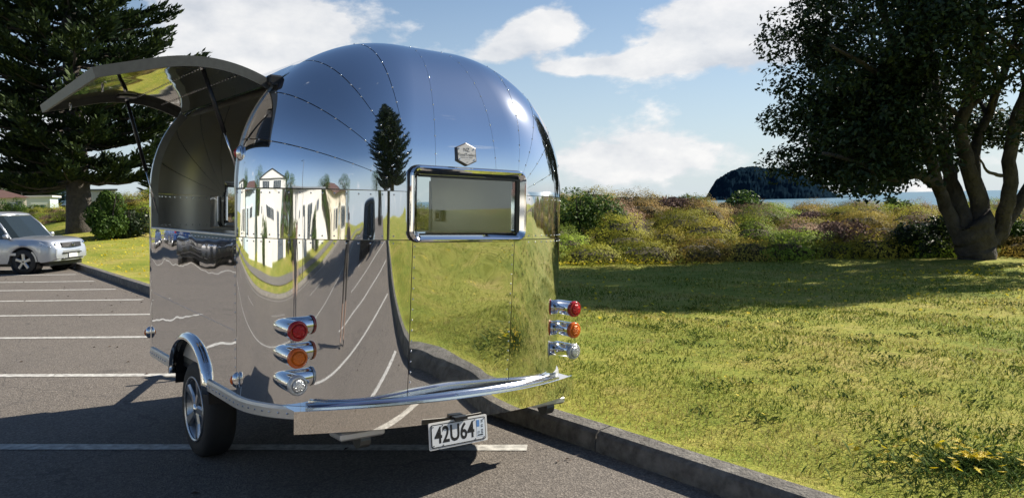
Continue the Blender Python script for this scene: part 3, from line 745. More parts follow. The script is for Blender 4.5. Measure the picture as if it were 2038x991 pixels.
# --- end domes: fan of gores
gs = [.6, 2 - 74 / 90, 2 - 53 / 90, 2 - 34 / 90, 2 - 15 / 90, 2.0]
SM = [-g for g in reversed(gs)] + gs
for end in (-1, 1):
    seams = [-g for g in reversed(gs)] + gs
    for a, b in zip(seams[:-1], seams[1:]):
        n = 16
        def gore(G, w, end=end):
            G2 = G; g = abs(G2); t0 = TH0 if g <= 1.02 else .012 + (TH0 - .012) * max(0, 1 - (g - 1.02) / .12)
            return dome(G2, t0 + (math.pi / 2 - t0) * w, end)
        gg = .0022
        us = lin(a + gg, b - gg, n)
        if a < -1 < b or a < 1 < b: us = sorted(us + [-1.0 if b < 0 else 1.0])
        panel('gore_panel', gore, us, [0, .01, .03] + lin(.06, 1 - .001, 34), M['mir_dome'], end > 0)
    if end < 0:
        for G in seams:
            if abs(G) == 2.0: continue
            L = 0; pts = [Vector(dome(G, t, end)) for t in lin(.1, 1.55, 120)]
            acc = 0; last = pts[0]
            for p0, p1 in zip(pts[:-1], pts[1:]):
                acc += (p1 - p0).length
                if acc > .09: rivs.append((p1, None)); acc = 0
# --- barrel roof
HE = .68                                   # where the hatch is hinged
panel('roof_panel', lambda y, e: barrel(e, y, -1), lin(YA + GAP, YB - GAP, 20), lin(HE, 2.0, 28), M['mir_dome'], True)
panel('roof_panel', lambda y, e: barrel(e, y, 1), lin(YA + GAP, YB - GAP, 20), lin(.452, 2.0, 28), M['mir_dome'])
# rivet rows on seams
def row(fn, n): rivs.extend((Vector(fn(i / (n - 1))), None) for i in range(n))
sx_ = lambda z: -HA + .006 * max(0, ZM - z)
row(lambda k: (sx_(Z0 + .02 + k * .86), YA + .02, Z0 + .02 + k * .86), 18)
for z, n in ((ZM - .018, 34), (ZM + .02, 34), (ZB - .02, 34)):
    for sg in (-1, 1): row(lambda k, sg=sg, z=z: wall(sg * (1.1 + .88 * k), z), n // 2)
for s_ in (-1, 1):
    row(lambda k, s_=s_: wall(s_ * .965, Z0 + .06 + k * .80), 15)
row(lambda k: (-HA, YA + .06 + k * (YB - YA - .1), ZM - .02), 26)
row(lambda k: (sx_(.945), YA + .06 + k * (YB - YA - .12), .92 + .05 * k), 60)
def rivet_mesh():
    mb = MB()
    for i, (p_, _) in enumerate(rivs):
        # outward normal from the body shape
        if p_.z > ZB + .01:
            cx = max(-HS * .6, min(HS * .6, p_.x)); cyy = max(YA, min(YB, p_.y)); n = Vector(((p_.x - cx) / LX ** 2, (p_.y - cyy) / LY ** 2, (p_.z - ZB) / HZ ** 2))
        elif abs(p_.x) > HA - .016: n = Vector((math.copysign(1, p_.x), 0, 0))
        elif abs(p_.x) <= HS: n = Vector((0, -1, 0))
        else: n = Vector(((p_.x - math.copysign(HS, p_.x)) / LX ** 2, (p_.y - YA) / LY ** 2, 0))
        n.normalize(); a = n.cross(Vector((0, 0, 1)) if abs(n.z) < .9 else Vector((1, 0, 0))).normalized(); b = n.cross(a)
        s = .0032 if abs(p_.z - .945) < .03 and p_.x < -1.05 else .0050
        r1 = [p_ + (a * math.cos(j * .7854) + b * math.sin(j * .7854)) * s for j in range(8)]
        r2 = [p_ + (a * math.cos(j * .7854) + b * math.sin(j * .7854)) * s * .7 + n * s * .55 for j in range(8)]
        b0 = len(mb.v); mb.v += [tuple(v) for v in r1 + r2] + [tuple(p_ + n * s * .75)]
        mb.f += [(b0 + j, b0 + (j + 1) % 8, b0 + 8 + (j + 1) % 8, b0 + 8 + j) for j in range(8)] + [(b0 + 8 + j, b0 + 8 + (j + 1) % 8, b0 + 16) for j in range(8)]
    o = mb.build('rivets', M['rivet'], TRL, True); o['kind'] = 'stuff'
rivet_mesh()

# --- lining (inner skin) with its own panels
IN = .045
for end in (-1, 1):
    panel('lining', lambda p_, z, end=end: wall(p_, z, end, IN), lin(-2, -1.12, 24), lin(.6, ZB, 10), M['steel_in'], end < 0)
    panel('lining', lambda p_, z, end=end: wall(p_, z, end, IN), lin(1.12, 2, 24), lin(.6, ZB, 10), M['steel_in'], end < 0)
    panel('lining', lambda p_, z, end=end: wall(p_, z, end, IN), lin(-1.12, 1.12, 24), lin(.6, ZM + .0, 8), M['steel_in'], end < 0)
    for a, b in zip(seams[:-1], seams[1:]):
        panel('lining', lambda G, w, end=end: dome(G, (TH0 * 1.2 if abs(G) < 1.1 else .03) + (math.pi / 2 - .03) * w * .985, end, IN + rnd.uniform(0, .0)), lin(a + .003, b - .003, 10), lin(.0, 1, 22), M['steel_in'], end < 0)
    if end > 0:
        mb = MB()
        for G in seams[1:-1]:
            for t in lin(.25, 1.5, 16):
                p_ = Vector(dome(G, t, end, IN)); n = (Vector((0, YB, ZB)) - p_).normalized()
                mb.lathe([(.006, 0), (.004, .003)], 'z', 6, tuple(p_ + n * .004))
        for z in (ZM + .02, ZB - .02):
            for k in lin(-1.95, -1.15, 14):
                p_ = Vector(wall(k, z, 1, IN + .004)); mb.lathe([(.006, -.003), (.004, .003)], 'y', 6, tuple(p_))
        mb.build('lining_rivets', M['rivet'], TRL)['kind'] = 'stuff'
panel('lining', lambda y, e: barrel(e, y, -1, IN), lin(YA, YB, 6), lin(HE, 2.0, 16), M['steel_in'])
panel('lining', lambda y, e: barrel(e, y, 1, IN), lin(YA, YB, 6), lin(.45, 2.0, 16), M['steel_in'], True)
for y0, y1 in ((YA, DY0 - .02), (DY1 + .02, YB)):
    panel('lining', lambda y, e: barrel(e, y, 1, IN), lin(y0, y1, 6), lin(0, .45, 8), M['steel_in'], True)
    panel('lining', lambda y, z: (HA - IN, y, z), lin(y0, y1, 6), lin(.6, ZB, 6), M['steel_in'], True)
panel('lining', lambda y, z: (HA - IN, y, z), lin(DY0, DY1, 4), lin(.6, .9, 3), M['steel_in'], True)
panel('lining', lambda y, z: (-HA + IN, y, z), lin(YA, YB, 6), lin(.6, ZM - .02, 6), M['steel_in'])
def outline(off, z):
    pr = [wall(p_, z, -1, off) for p_ in lin(-2, 2, 40)] + [wall(p_, z, 1, off) for p_ in lin(2, -2, 40)]
    return pr
MB().rings([outline(.047, .556), outline(.047, .6)]).build('floor', M['galv'], TRL)
mb = MB().box(-HA + .046, -HA + .46, YA - .02, YB + .02, ZM - .045, ZM - .006, .008); mb.build('counter', M['alu'], TRL)
mb = MB().box(-HA - .002, -HA + .045, YA + .004, YB - .004, ZM - .004, ZM + .012, .004); mb.build('counter_edge', M['alu_white'], TRL)
# jambs of the opening: follow the section
for y, nm in ((YA + .0, 'opening_jamb'), (YB, 'opening_jamb')):
    rings = []
    for k in lin(0, 1, 24):
        if k < .25: z = ZM + (ZB - ZM) * k / .25; o_, i_ = (-HA, z), (-HA + IN, z)
        else: e = (k - .25) / .75 * HE; a_, b_ = barrel(e, 0, -1, -.004), barrel(e, 0, -1, IN); o_, i_ = (a_[0], a_[2]), (b_[0], b_[2])
        s = .014 if y > -1 else -.0
        rings.append([(o_[0] - .003, y - .012, o_[1]), (o_[0] - .003, y + .012, o_[1]), (i_[0], y + .012, i_[1]), (i_[0], y - .012, i_[1])])
    MB().rings(rings).build(nm, M['alu'], TRL)
# doorway trim on the far side
mb = MB()
for y in (DY0, DY1): mb.box(HA - .05, HA + .006, y - .018, y + .018, .62, 1.86)
mb.build('door_frame', M['alu_white'], TRL)
# outlet box on the lining
ob = MB().box(HA - .075, HA - IN - .001, -.26, -.165, 1.52, 1.615, .008).build('outlet_box', M['white'], TRL)
MB().box(HA - .079, HA - .0745, -.235, -.19, 1.545, 1.59).build('outlet_plate', M['galv'], ob)

# --- windows front and rear
def rrect(hx, hz, r_, n=6):
    P_ = []
    for cx, cz, a0 in ((hx - r_, hz - r_, 0), (-hx + r_, hz - r_, 90), (-hx + r_, -hz + r_, 180), (hx - r_, -hz + r_, 270)):
        for k in range(n + 1): a = R(a0 + 90 * k / n); P_.append((cx + r_ * math.cos(a), cz + r_ * math.sin(a)))
    return P_
WZ, WX, WH, WW = 1.636, .015, .205, .392
def window(end):
    y0 = YR if end < 0 else YB + LY; s = -1 if end < 0 else 1
    prof = [(0, -.05), (0, .032), (.005, .040), (.012, .042), (.020, .036), (.046, .010), (.052, -.05)]   # (inset, out)
    rings = [[(WX + x, y0 + s * o_, WZ + z) for x, z in rrect(WW - i, WH - i, max(.012, .055 - i * .8))] for i, o_ in prof]
    w = MB().rings(rings, cap=False).build('window', M['chrome'], TRL, False)
    gk = [[(WX + x, y0 + s * o_, WZ + z) for x, z in rrect(WW + .004 - i, WH + .004 - i, .057)] for i, o_ in ((0, -.03), (0, .008), (.005, .009), (.005, -.03))]
    MB().rings(gk, cap=False).build('gasket', M['black'], w)
    mb = MB().box(WX - WW + .05, WX + WW - .05, y0 + s * .006 - .003, y0 + s * .006 + .003, WZ - WH + .05, WZ + WH - .05)
    mb.build('pane', M['glass'], w)
    mb = MB(); a = y0 + s * .018
    mb.box(WX + WW - .072, WX + WW - .052, a - .008, a + .008, WZ - WH + .05, WZ + WH - .05); mb.build('sliding_rail', M['black'], w)
    mb = MB().box(WX - WW + .05, WX + WW - .05, y0 + s * .012, y0 + s * .03, WZ + WH - .06, WZ + WH - .048); mb.build('track', M['darkmetal'], w)
    return w
window(-1); window(1)

# --- badge
bd_c = Vector(dome(0.12, .205)); nb_ = (Vector(dome(.12, .20)) - Vector(dome(.12, .27)))
upv = (Vector(dome(0, .30)) - Vector(dome(0, .17))).normalized(); nrm = Vector((1, 0, 0)).cross(upv).normalized()
if nrm.y > 0: nrm = -nrm
bx = Vector((1, 0, 0)); by_ = upv
M['badge_edge'] = mat('badge_border', (.12, .11, .11), .4, .6); M['badge'] = mat('badge_plate', (.5, .48, .45), .4, .7)
def badge():
    c = Vector((-.005, 0, 0)) + Vector((0, bd_c.y, bd_c.z)) + nrm * .010
    hexa = [(0, .066), (.066, .038), (.066, -.038), (0, -.066), (-.066, -.038), (-.066, .038)]
    def pt(x, y, o_): return tuple(c + bx * x + by_ * y + nrm * o_)
    b = MB().rings([[pt(x * k, y * k, o_) for x, y in hexa] for k, o_ in ((1, -.014), (1, .0), (.93, .002))]).build('badge', M['badge_edge'], TRL)
    MB().rings([[pt(x * .9, y * .9, o_) for x, y in hexa] for o_ in (.0, .0032)]).build('badge_plate', M['badge'], b)
    basis = Matrix((( bx.x, by_.x, nrm.x, 0), (bx.y, by_.y, nrm.y, 0), (bx.z, by_.z, nrm.z, 0), (0, 0, 0, 1)))
    for s, x, y, h, shear in (('NZ', 0, .024, .030, 0), ('FoodTrailers', 0, -.004, .0235, .25)):
        o = text_mesh('lettering', s, h, shear, M['black'], b)
        o.matrix_local = Matrix.Translation(c + bx * x + by_ * y + nrm * .0042) @ basis
    fine = MB()                                     # lines of print too fine to read
    for x0, x1, y, h in [(-.042 + i * .0062, -.0375 + i * .0062, -.0195, .003) for i in range(13) if i not in (5, 8)] + [(-.014 + i * .009, -.0115 + i * .009, -.032, .0025) for i in range(4)] + [(-.006, .006, -.046, .0025)]:
        fine.add([pt(x0, y - h / 2, .0043), pt(x1, y - h / 2, .0043), pt(x1, y + h / 2, .0043), pt(x0, y + h / 2, .0043)], [(0, 1, 2, 3)])
    fine.build('fine_print', M['black'], b)['kind'] = 'stuff'
    for x, y in ((-.05, .03), (.05, .03), (-.05, -.03), (.05, -.03)):
        mb = MB(); v = Vector(pt(x, y, .003)); rings = [[tuple(v + (bx * math.cos(j) + by_ * math.sin(j)) * r_ + nrm * o_) for j in lin(0, 5.5, 8)] for r_, o_ in ((.005, 0), (.003, .003))]
        mb.rings(rings).build('screw', M['rivet'], b)
def text_mesh(name, s, h, shear, m, parent, width=None, bold=0.0):
    cu = bpy.data.curves.new(name, 'FONT'); cu.body = s; cu.size = h; cu.shear = shear; cu.align_x = 'CENTER'; cu.align_y = 'CENTER'; cu.offset = bold; cu.resolution_u = 4
    o = bpy.data.objects.new(name, cu); C.objects.link(o); dg = bpy.context.evaluated_depsgraph_get()
    me = bpy.data.meshes.new_from_object(o.evaluated_get(dg)); bpy.data.objects.remove(o); bpy.data.curves.remove(cu)
    me.materials.clear(); me.materials.append(m)
    if width:
        xs = [v.co.x for v in me.vertices]; k = width / (max(xs) - min(xs))
        for v in me.vertices: v.co.x *= k
    return link(name, me, parent)
badge()

# --- hatch, swung up about its hinge
hx_, _, hz_ = barrel(HE, 0, -1); OPEN = R(-74.0); ch, sh = math.cos(OPEN), math.sin(OPEN)
sec = [barrel(e, 0, -1) for e in lin(HE, 0, 18)]; sec = [(x, z) for x, _, z in sec] + [(-HA, z) for z in lin(ZB - .04, ZM + .0, 6)]
def hrot(x, z, lift=.012):
    dx, dz = x - hx_, z - hz_; return (hx_ - .012 + dx * ch - dz * sh, hz_ + lift + dx * sh + dz * ch)
def sec_off(d):
    out = []
    for i, (x, z) in enumerate(sec):
        a, b = sec[max(i - 1, 0)], sec[min(i + 1, len(sec) - 1)]; t = Vector((b[0] - a[0], b[1] - a[1])).normalized(); n = Vector((-t.y, t.x))
        if n.x > 0: n = -n
        out.append(hrot(x + n.x * d, z + n.y * d))
    return out
HY0, HY1 = YA + .012, YB + .012
S_out, S_in, S_rim = sec_off(0.0), sec_off(-.012), sec_off(-.052)
hat = MB(); n_ = len(S_out)
V, F_ = grid(lambda i, y: (S_out[int(i)][0], y, S_out[int(i)][1]), list(range(n_)), lin(HY0, HY1, 16)); hatch = mesh_obj('hatch', V, F_, M['mir_dome'], TRL, True)
V, F_ = grid(lambda i, y: (S_in[int(i)][0], y, S_in[int(i)][1]), list(range(n_)), lin(HY0, HY1, 16)); mesh_obj('hatch_lining', V, F_, mirror('polished_lining', .006, base=(.62, .61, .57), rough=.03), hatch, True)
for y0, y1 in ((HY0 - .003, HY0 + .016), (HY1 - .016, HY1 + .003)):
    rings = [[(a[0], y0, a[1]), (a[0], y1, a[1]), (b[0], y1, b[1]), (b[0], y0, b[1])] for a, b in zip(sec_off(.003), S_rim)]
    MB().rings(rings).build('hatch_rim', M['galv'], hatch)
a, b = S_out[-1], S_rim[-1]
t = Vector((S_out[-1][0] - S_out[-2][0], S_out[-1][1] - S_out[-2][1])).normalized() * .022
rings = [[(p_[0], y, p_[1]) for p_ in ((a[0], a[1]), (a[0] + t.x, a[1] + t.y), (b[0] + t.x, b[1] + t.y), b)] for y in (HY0 - .004, HY1 + .004)]
MB().rings(rings).build('hatch_lip', M['galv'], hatch)
mb = MB(); mid = len(S_in) // 2
mb2 = MB()
for y in lin(HY0 + .05, HY1 - .05, 34):
    for k in (4, 9):
        p_ = S_in[k]; mb2.lathe([(.006, 0), (.004, -.004)], 'z', 6, (p_[0], y, p_[1] - .002))
mb2.build('hatch_rivets', M['rivet'], hatch)['kind'] = 'stuff'
MB().tube([(hx_ - .01, HY0 - .05, hz_ + .016), (hx_ - .01, HY1 + .05, hz_ + .016)], .014, 8).build('hinge', M['darkmetal'], TRL)
MB().box(hx_ - .05, hx_ + .03, HY0 - .07, HY0 - .012, hz_ - .015, hz_ + .04, .01).build('hinge_cap', M['black'], TRL)
# gas struts: bracket plate on the hatch, black cylinder, chrome rod
for y, k, foot in ((-1.33, 10, (-HA + .03, -1.38, 1.80)), (.34, 11, (-HA + .03, .36, 1.55))):
    p_ = Vector((S_in[k][0], y, S_in[k][1])); q = Vector((S_in[k + 2][0], y, S_in[k + 2][1])); q0 = Vector((S_in[k - 2][0], y, S_in[k - 2][1])); t = (q - q0).normalized(); n = Vector((t.z, 0, -t.x));
    if n.z > 0: n = -n
    pl = MB(); c = p_ + n * .008; ty = Vector((0, 1, 0)); vs_ = [c + t * a_ * .055 + ty * b_ * .055 + n * o_ for o_ in (0, .007) for a_, b_ in ((-1, -1), (1, -1), (1, 1), (-1, 1))]
    pl.rings([vs_[:4], vs_[4:]]).build('strut_plate', M['alu'], hatch)
    top = p_ + n * .03; ft = Vector(foot); d = (ft - top)
    st = MB().tube([tuple(top), tuple(top + d * .62)], .0125, 10).build('strut', M['black'], TRL, True)
    MB().tube([tuple(top + d * .60), tuple(ft)], .006, 8).build('strut_rod', M['chrome'], st, True)
    MB().lathe([(.004, -.012), (.014, -.008), (.014, .008), (.004, .012)], 'y', 8, tuple(top)).build('strut_joint', M['chrome'], st, True)
# ring latch on the lip
def torus(c, R_, r_, ax, n=14):
    return MB().tube([(c[0] + (R_ * math.cos(t) if ax != 'x' else 0), c[1] + (R_ * math.sin(t) if ax != 'y' else 0), c[2] + (R_ * math.sin(t) if ax == 'y' else R_ * math.cos(t) if ax == 'x' else 0)) for t in lin(0, 6.283, n)], r_, 6)
pl = S_rim[-2]
for y in (HY0 + .45, HY1 - .35): torus((pl[0] + .05, y, pl[1] + .0), .022, .004, 'x').build('latch_ring', M['chrome'], hatch, True)

# --- skirt rail
def rail():
    HB = HA - .0054; path = [(-HB, y) for y in lin(YB + .0, arch_c + arch_r + .004, 8)]; path2 = [(-HB, y) for y in lin(arch_c - arch_r - .004, YA, 8)] + [wall(-(2 - k), Z0)[:2] for k in lin(.06, .62, 16)]
    for pth in (path, path2, [(-x, y) for x, y in path], [(-x, y) for x, y in path2]):
        rings = []
        for i, p_ in enumerate(pth):
            a_, b_ = Vector(pth[max(i - 1, 0)]), Vector(pth[min(i + 1, len(pth) - 1)]); d = (b_ - a_).normalized(); n = Vector((d.y, -d.x)) * (1 if p_[0] < 0 else -1)
            if n.x * p_[0] < 0: n = -n
            P2 = Vector(p_)
            rings.append([(*(P2 + n * o_), z) for o_, z in ((.001, Z0 + .022), (.012, Z0 + .02), (.016, Z0 + .004), (.016, Z0 - .045), (.004, Z0 - .052), (-.02, Z0 - .05), (-.02, Z0 + .0))])
        MB().rings(rings).build('skirt_rail', M['alu_white'], TRL)
    mb = MB()
    for i, p_ in enumerate([(-HB - .016, y) for y in lin(YB, .0, 8)] + [(-HB - .016, y) for y in lin(arch_c - arch_r - .03, YA, 9)]):
        mb.lathe([(.0065, 0), (.004, -.004)], 'x', 8, (p_[0], p_[1], Z0 - .018))
    for k in lin(.06, .56, 11):
        x, y, z = wall(-(2 - k), Z0 - .018, -1, -.016); mb.lathe([(.0065, .004), (.004, -.004)], 'x' if k < .3 else 'y', 8, (x, y, z))
    mb.build('rail_rivets', M['rivet'], TRL)['kind'] = 'stuff'
rail()
# --- wheel arches and wheels
def wheel_arch(sg):
    rings = []
    for k in lin(-.04, 1.04, 30):
        a = math.pi * k; cy_, sy_ = math.cos(a), math.sin(max(0, min(math.pi, a))); zb_ = -.03 if k < 0 or k > 1 else 0
        y, z = arch_c + arch_r * max(-1, min(1, cy_)), arch_z + arch_h * sy_ + zb_
        ny, nz = max(-1, min(1, cy_)), sy_
        rings.append([(sg * (HA + o_), y + ny * d_, z + nz * d_) for o_, d_ in ((.0, .036), (.014, .03), (.03, .012), (.035, -.002), (.03, -.01), (-.02, -.012))])
    return MB().rings(rings).build('wheel_arch', M['chrome'], TRL, True)
wheel_arch(-1); wheel_arch(1)
mb = MB(); rings = []
for x in (-HA + .01, -HA + .30): rings.append([(x, arch_c + arch_r * 1.0 * math.cos(a), arch_z - .1 + (arch_h + .1) * math.sin(a)) for a in lin(0, math.pi, 18)])
mb.rings(rings, cap=False, close=False); mb.add([rings[1][i] for i in range(18)], [tuple(range(18))])
mb.build('wheel_well', M['black'], TRL)
def wheel(sg, zc, Rr=.312, parent=TRL, cx=HA - .125, cy_=-.535, hw=.095):
    w = MB().lathe([(.19, -hw * .95), (Rr * .80, -hw), (Rr * .93, -hw * .92), (Rr * .985, -hw * .72), (Rr, -hw * .4), (Rr, hw * .4), (Rr * .985, hw * .72), (Rr * .93, hw * .92), (Rr * .8, hw), (.19, hw * .95)], 'x', 40, (sg * cx, cy_, zc), cap=False).build('wheel', M['rubber'], parent, True)
    o_ = sg * (cx + hw * .9); q = -sg
    MB().lathe([(.205, o_ + q * .0), (.212, o_ + sg * .012), (.200, o_ + sg * .014), (.188, o_ - sg * .012), (.18, o_ - sg * .07), (.0, o_ - sg * .075)], 'x', 36, (0, cy_, zc), cap=False).build('rim', M['alloy'], w, True)
    for k in range(5):
        a = R(90 + 72 * k + 18); d = Vector((0, math.cos(a), math.sin(a))); s = Vector((0, -math.sin(a), math.cos(a))); c = Vector((o_ - sg * .022, cy_, zc)); X = Vector((sg, 0, 0))
        rings = [[tuple(c + d * r_ + s * b_ * w_ + X * (h_ + (t_ if abs(b_) < .8 else 0))) for b_, t_ in ((-1, 0), (-.55, .012), (.55, .012), (1, 0))] for r_, w_, h_ in ((.03, .030, .012), (.10, .026, .006), (.19, .042, .018))]
        MB().rings(rings).build('spoke', M['alloy'], w)
    MB().lathe([(.0, o_ + sg * .012), (.03, o_ + sg * .008), (.036, o_ - sg * .01), (.036, o_ - sg * .06)], 'x', 14, (0, cy_, zc), cap=False).build('hub_cap', M['chrome'], w, True)
    return w
wheel(-1, .296); wheel(1, .379)
# --- chassis under the body
mb = MB()
for x in (-.62, .62): mb.box(x - .03, x + .03, YR + .1, YB + LY + .1, .44, .545)
for y in (-1.75, -1.2, -.53, .3): mb.box(-.82, .82, y - .025, y + .025, .455, .52)
mb.box(-.98, .98, -.565, -.505, .345, .4); mb.build('chassis', M['galv'], TRL)
MB().rings([outline(.05, .525), outline(.05, .55)]).build('underfloor', M['darkmetal'], TRL)
mb = MB()
for s in (-1, 1): mb.tube([(s * .55, .9, .49), (s * .05, 2.0, .45)], .035, 6)
mb.build('drawbar', M['galv'], TRL)
MB().tube([(0, 1.95, .45), (0, 2.15, .47)], .045, 8).build('coupling', M['galv'], TRL)
MB().tube([(.12, 1.8, .03), (.12, 1.8, .75)], .024, 8).build('jockey_leg', M['galv'], TRL)
# corner steadies folded up under the rear
for x in (-.62, .66):
    MB().box(x - .13, x + .13, YR + .02, YR + .16, .40, .445, .01).build('steady', M['alu_white'], TRL)
    MB().lathe([(.05, -.03), (.05, .03)], 'x', 12, (x + .02, YR + .08, .385)).build('steady_foot', M['galv'], TRL)
# --- bumper: mirror band round the rear, with a ribbed step on top
def plan_off(p_, o_):
    x, y, _ = wall(p_, 0, -1, 0); sg = 1 if p_ >= 0 else -1; q = abs(p_)
    if q <= 1: return (x, y - o_)
    a = (q - 1) * math.pi / 2; n = Vector((math.sin(a) / LX, math.cos(a) / LY)).normalized(); return (x + sg * n.x * o_, y - n.y * o_)
def bpl(x, o_=0.0, z=0.0):
    """bumper line: a shallow arc across the rear; o_ = distance inside it"""
    n = Vector((-.49 * x, 1.0)).normalized(); return (x + n.x * o_, -2.225 + .245 * x * x + n.y * o_, z - .018 * max(0, x))
XL, XR = -.965, .895
bumper = MB().rings([[bpl(x, .012, .572), bpl(x, 0, .572), bpl(x, 0, .455), bpl(x, .012, .455)] for x in lin(XL, XR, 50)]).build('bumper', mirror('polished_bumper', .003, base=(.93, .89, .83)), TRL, True)
bumper.data.set_sharp_from_angle(angle=R(40))
# top plate closing the gap to the skin, step ribs and tread on it
V, F_ = [], []
xs_ = lin(XL + .01, XR - .004, 44)
def body_y(x):
    q = abs(x); ins = .05
    if q <= HS: return YR + ins
    k = min(1, (q - HS) / (LX - .005)); return YA - (LY - ins * .6) * math.sqrt(max(0, 1 - k * k))
for x in xs_: V += [bpl(x, .011, .566), (bpl(x, .0)[0], max(body_y(x) + .01, bpl(x, .03)[1]), .566 - .018 * max(0, x))]
mesh_obj('bumper_plate', V, [(2 * i, 2 * i + 1, 2 * i + 3, 2 * i + 2) for i in range(len(xs_) - 1)], M['mir_rear'], bumper, True)
stepm = mat('polished_step', (.78, .79, .8), .16, 1)
def strip(name, pr, x0, x1, m, parent, close=True):
    return MB().rings([[bpl(x, o_, z) for o_, z in pr] for x in lin(x0, x1, 46)], cap=close, close=close).build(name, m, parent)
stp = strip('bumper_step', [(.016, .572), (.018, .583), (.028, .585), (.034, .580), (.088, .583), (.094, .590), (.106, .592), (.110, .572)], XL + .05, XR - .14, stepm, TRL)
strip('sky_reflection_strip', [(.042, .5835), (.06, .5875), (.080, .5865)], XL + .06, -.1, M['blue_strip'], stp, False)  # painted reflection of the sky on the left part of the polished step
strip('step_rib', [(.042, .5815), (.050, .5865), (.058, .5825), (.066, .587), (.074, .583), (.082, .5865)], -.09, XR - .15, stepm, stp, False)
mb = MB()
for x in lin(XL + .06, XR - .16, 130):
    for o_, z in ((.023, .5866), (.100, .593)):
        q = [Vector(bpl(x + dx, o_ + do, z)) for dx, do in ((-.002, -.004), (.002, -.004), (.004, .004), (0, .004))]; mb.add(q, [(0, 1, 2, 3)])
mb.build('step_tread', M['darkmetal'], stp)['kind'] = 'stuff'
# --- number plate
def plate():
    c = Vector((-.135, YR - .155, .400)); tilt = R(-4.0); W2, H2 = .178, .0615
    X = Vector((math.cos(tilt), 0, math.sin(tilt) * .0)); Z = Vector((0, .12, 1)).normalized(); Y = Vector((0, -1, .12)).normalized()
    def p3(x, z, o_): return tuple(c + X * x + Z * z + Y * o_)
    b = MB().rings([[p3(x, z, o_) for x, z in rrect(W2 + .012, H2 + .010, .006, 2)] for o_ in (-.006, -.001)]).build('number_plate', M['white'], TRL)
    MB().rings([[p3(x, z, o_) for x, z in rrect(W2, H2, .010, 4)] for o_ in (-.001, .0015)]).build('plate_border', M['black'], b)
    MB().rings([[p3(x, z, o_) for x, z in rrect(W2 - .005, H2 - .005, .008, 4)] for o_ in (.001, .0028)]).build('plate_face', mat('plate_white', (.66, .69, .72), .45), b)
    basis = Matrix(((X.x, Z.x, Y.x, 0), (X.y, Z.y, Y.y, 0), (X.z, Z.z, Y.z, 0), (0, 0, 0, 1)))
    o = text_mesh('plate_number', '42U64', .122, 0, M['black'], b, .258, .0024); o.matrix_local = Matrix.Translation(Vector(p3(-.028, -.001, .0034))) @ basis
    MB().rings([[p3(x + .142, z + .004, o_) for x, z in rrect(.026, .048, .004, 2)] for o_ in (.002, .0034)]).build('licence_label', mat('label_paper', (.62, .70, .78), .5), b)
    MB().rings([[p3(x + .126, z + .03, o_) for x, z in rrect(.009, .018, .002, 1)] for o_ in (.003, .004)]).build('label_patch', mat('label_blue', (.1, .25, .55), .5), b)
    fine = MB()
    for i in range(9):
        if i not in (2, 5):
            z = .046 - i * .0085; q = [p3(.146, z, .0042), p3(.158, z, .0042), p3(.158, z - .0045, .0042), p3(.146, z - .0045, .0042)]; fine.add(q, [(0, 1, 2, 3)])
    fine.build('fine_print', M['darkmetal'], b)['kind'] = 'stuff'
    o = text_mesh('label_print', 'G', .02, 0, M['black'], b); o.matrix_local = Matrix.Translation(Vector(p3(.128, -.018, .0042))) @ basis @ Matrix.Rotation(R(-90), 4, 'Z')
    MB().rings([[p3(x + .14, z - .034, o_) for x, z in rrect(.018, .003, .001, 1)] for o_ in (.003, .0042)]).build('label_bar', M['black'], b)
    for x, z in ((-.165, .05), (.165, .05), (-.165, -.05), (.165, -.05), (-.105, .052), (.105, .052), (-.105, -.052), (.105, -.052)):
        MB().rings([[p3(x + dx, z + dz, o_) for dx, dz in rrect(.0032, .0032, .003, 2)] for o_ in (.002, .005)]).build('plate_screw', M['black'], b)
    MB().box(c.x - .03, c.x + .05, c.y - .01, c.y + .03, c.z + .068, c.z + .085).build('plate_lamp', M['black'], b)
plate()
# --- tail lamps: chrome torpedo tubes, lens to the rear
def tail(x, z, kind):
    y0 = -1.985; r_ = .048; s = 1 if x > 0 else -1
    prof = [(r_ * .98, y0 + .0), (r_, y0 + .004), (r_, y0 + .12), (r_ * .97, y0 + .17), (r_ * .86, y0 + .22), (r_ * .62, y0 + .26), (r_ * .25, y0 + .283), (0.001, y0 + .288)]
    t_ = MB().lathe(prof, 'y', 28, (x, 0, z)).build('tail_lamp', M['chrome'], TRL, True)
    t_.data.set_sharp_from_angle(angle=R(40))
    MB().lathe([(r_ * 1.06, y0 + .006), (r_ * 1.1, y0 - .004), (r_ * 1.06, y0 - .016), (r_ * .8, y0 - .024), (r_ * .76, y0 - .020)], 'y', 28, (x, 0, z), cap=False).build('lens', M['lens_' + kind], t_, True)
    MB().lathe([(r_ * .78, y0 - .0225), (r_ * .5, y0 - .027), (.001, y0 - .029)], 'y', 20, (x, 0, z)).build('reflector', M['led_' + kind], t_, True)
    mb = MB()
    for k in range(18):
        a = k * math.pi / 9; rr_ = r_ * (.58, .4, .2)[k % 3]; mb.lathe([(.0045, y0 - .0265), (.003, y0 - .0295), (.001, y0 - .0305)], 'y', 8, (x + rr_ * math.cos(a), 0, z + rr_ * math.sin(a)))
    mb.build('lens_facets', M['led_' + kind], t_, True)['kind'] = 'stuff'
    return t_
for x in (-.945, .935):
    for z, k in ((.980, 'red'), (.842, 'amber'), (.703, 'clear')): tail(x, z, k)
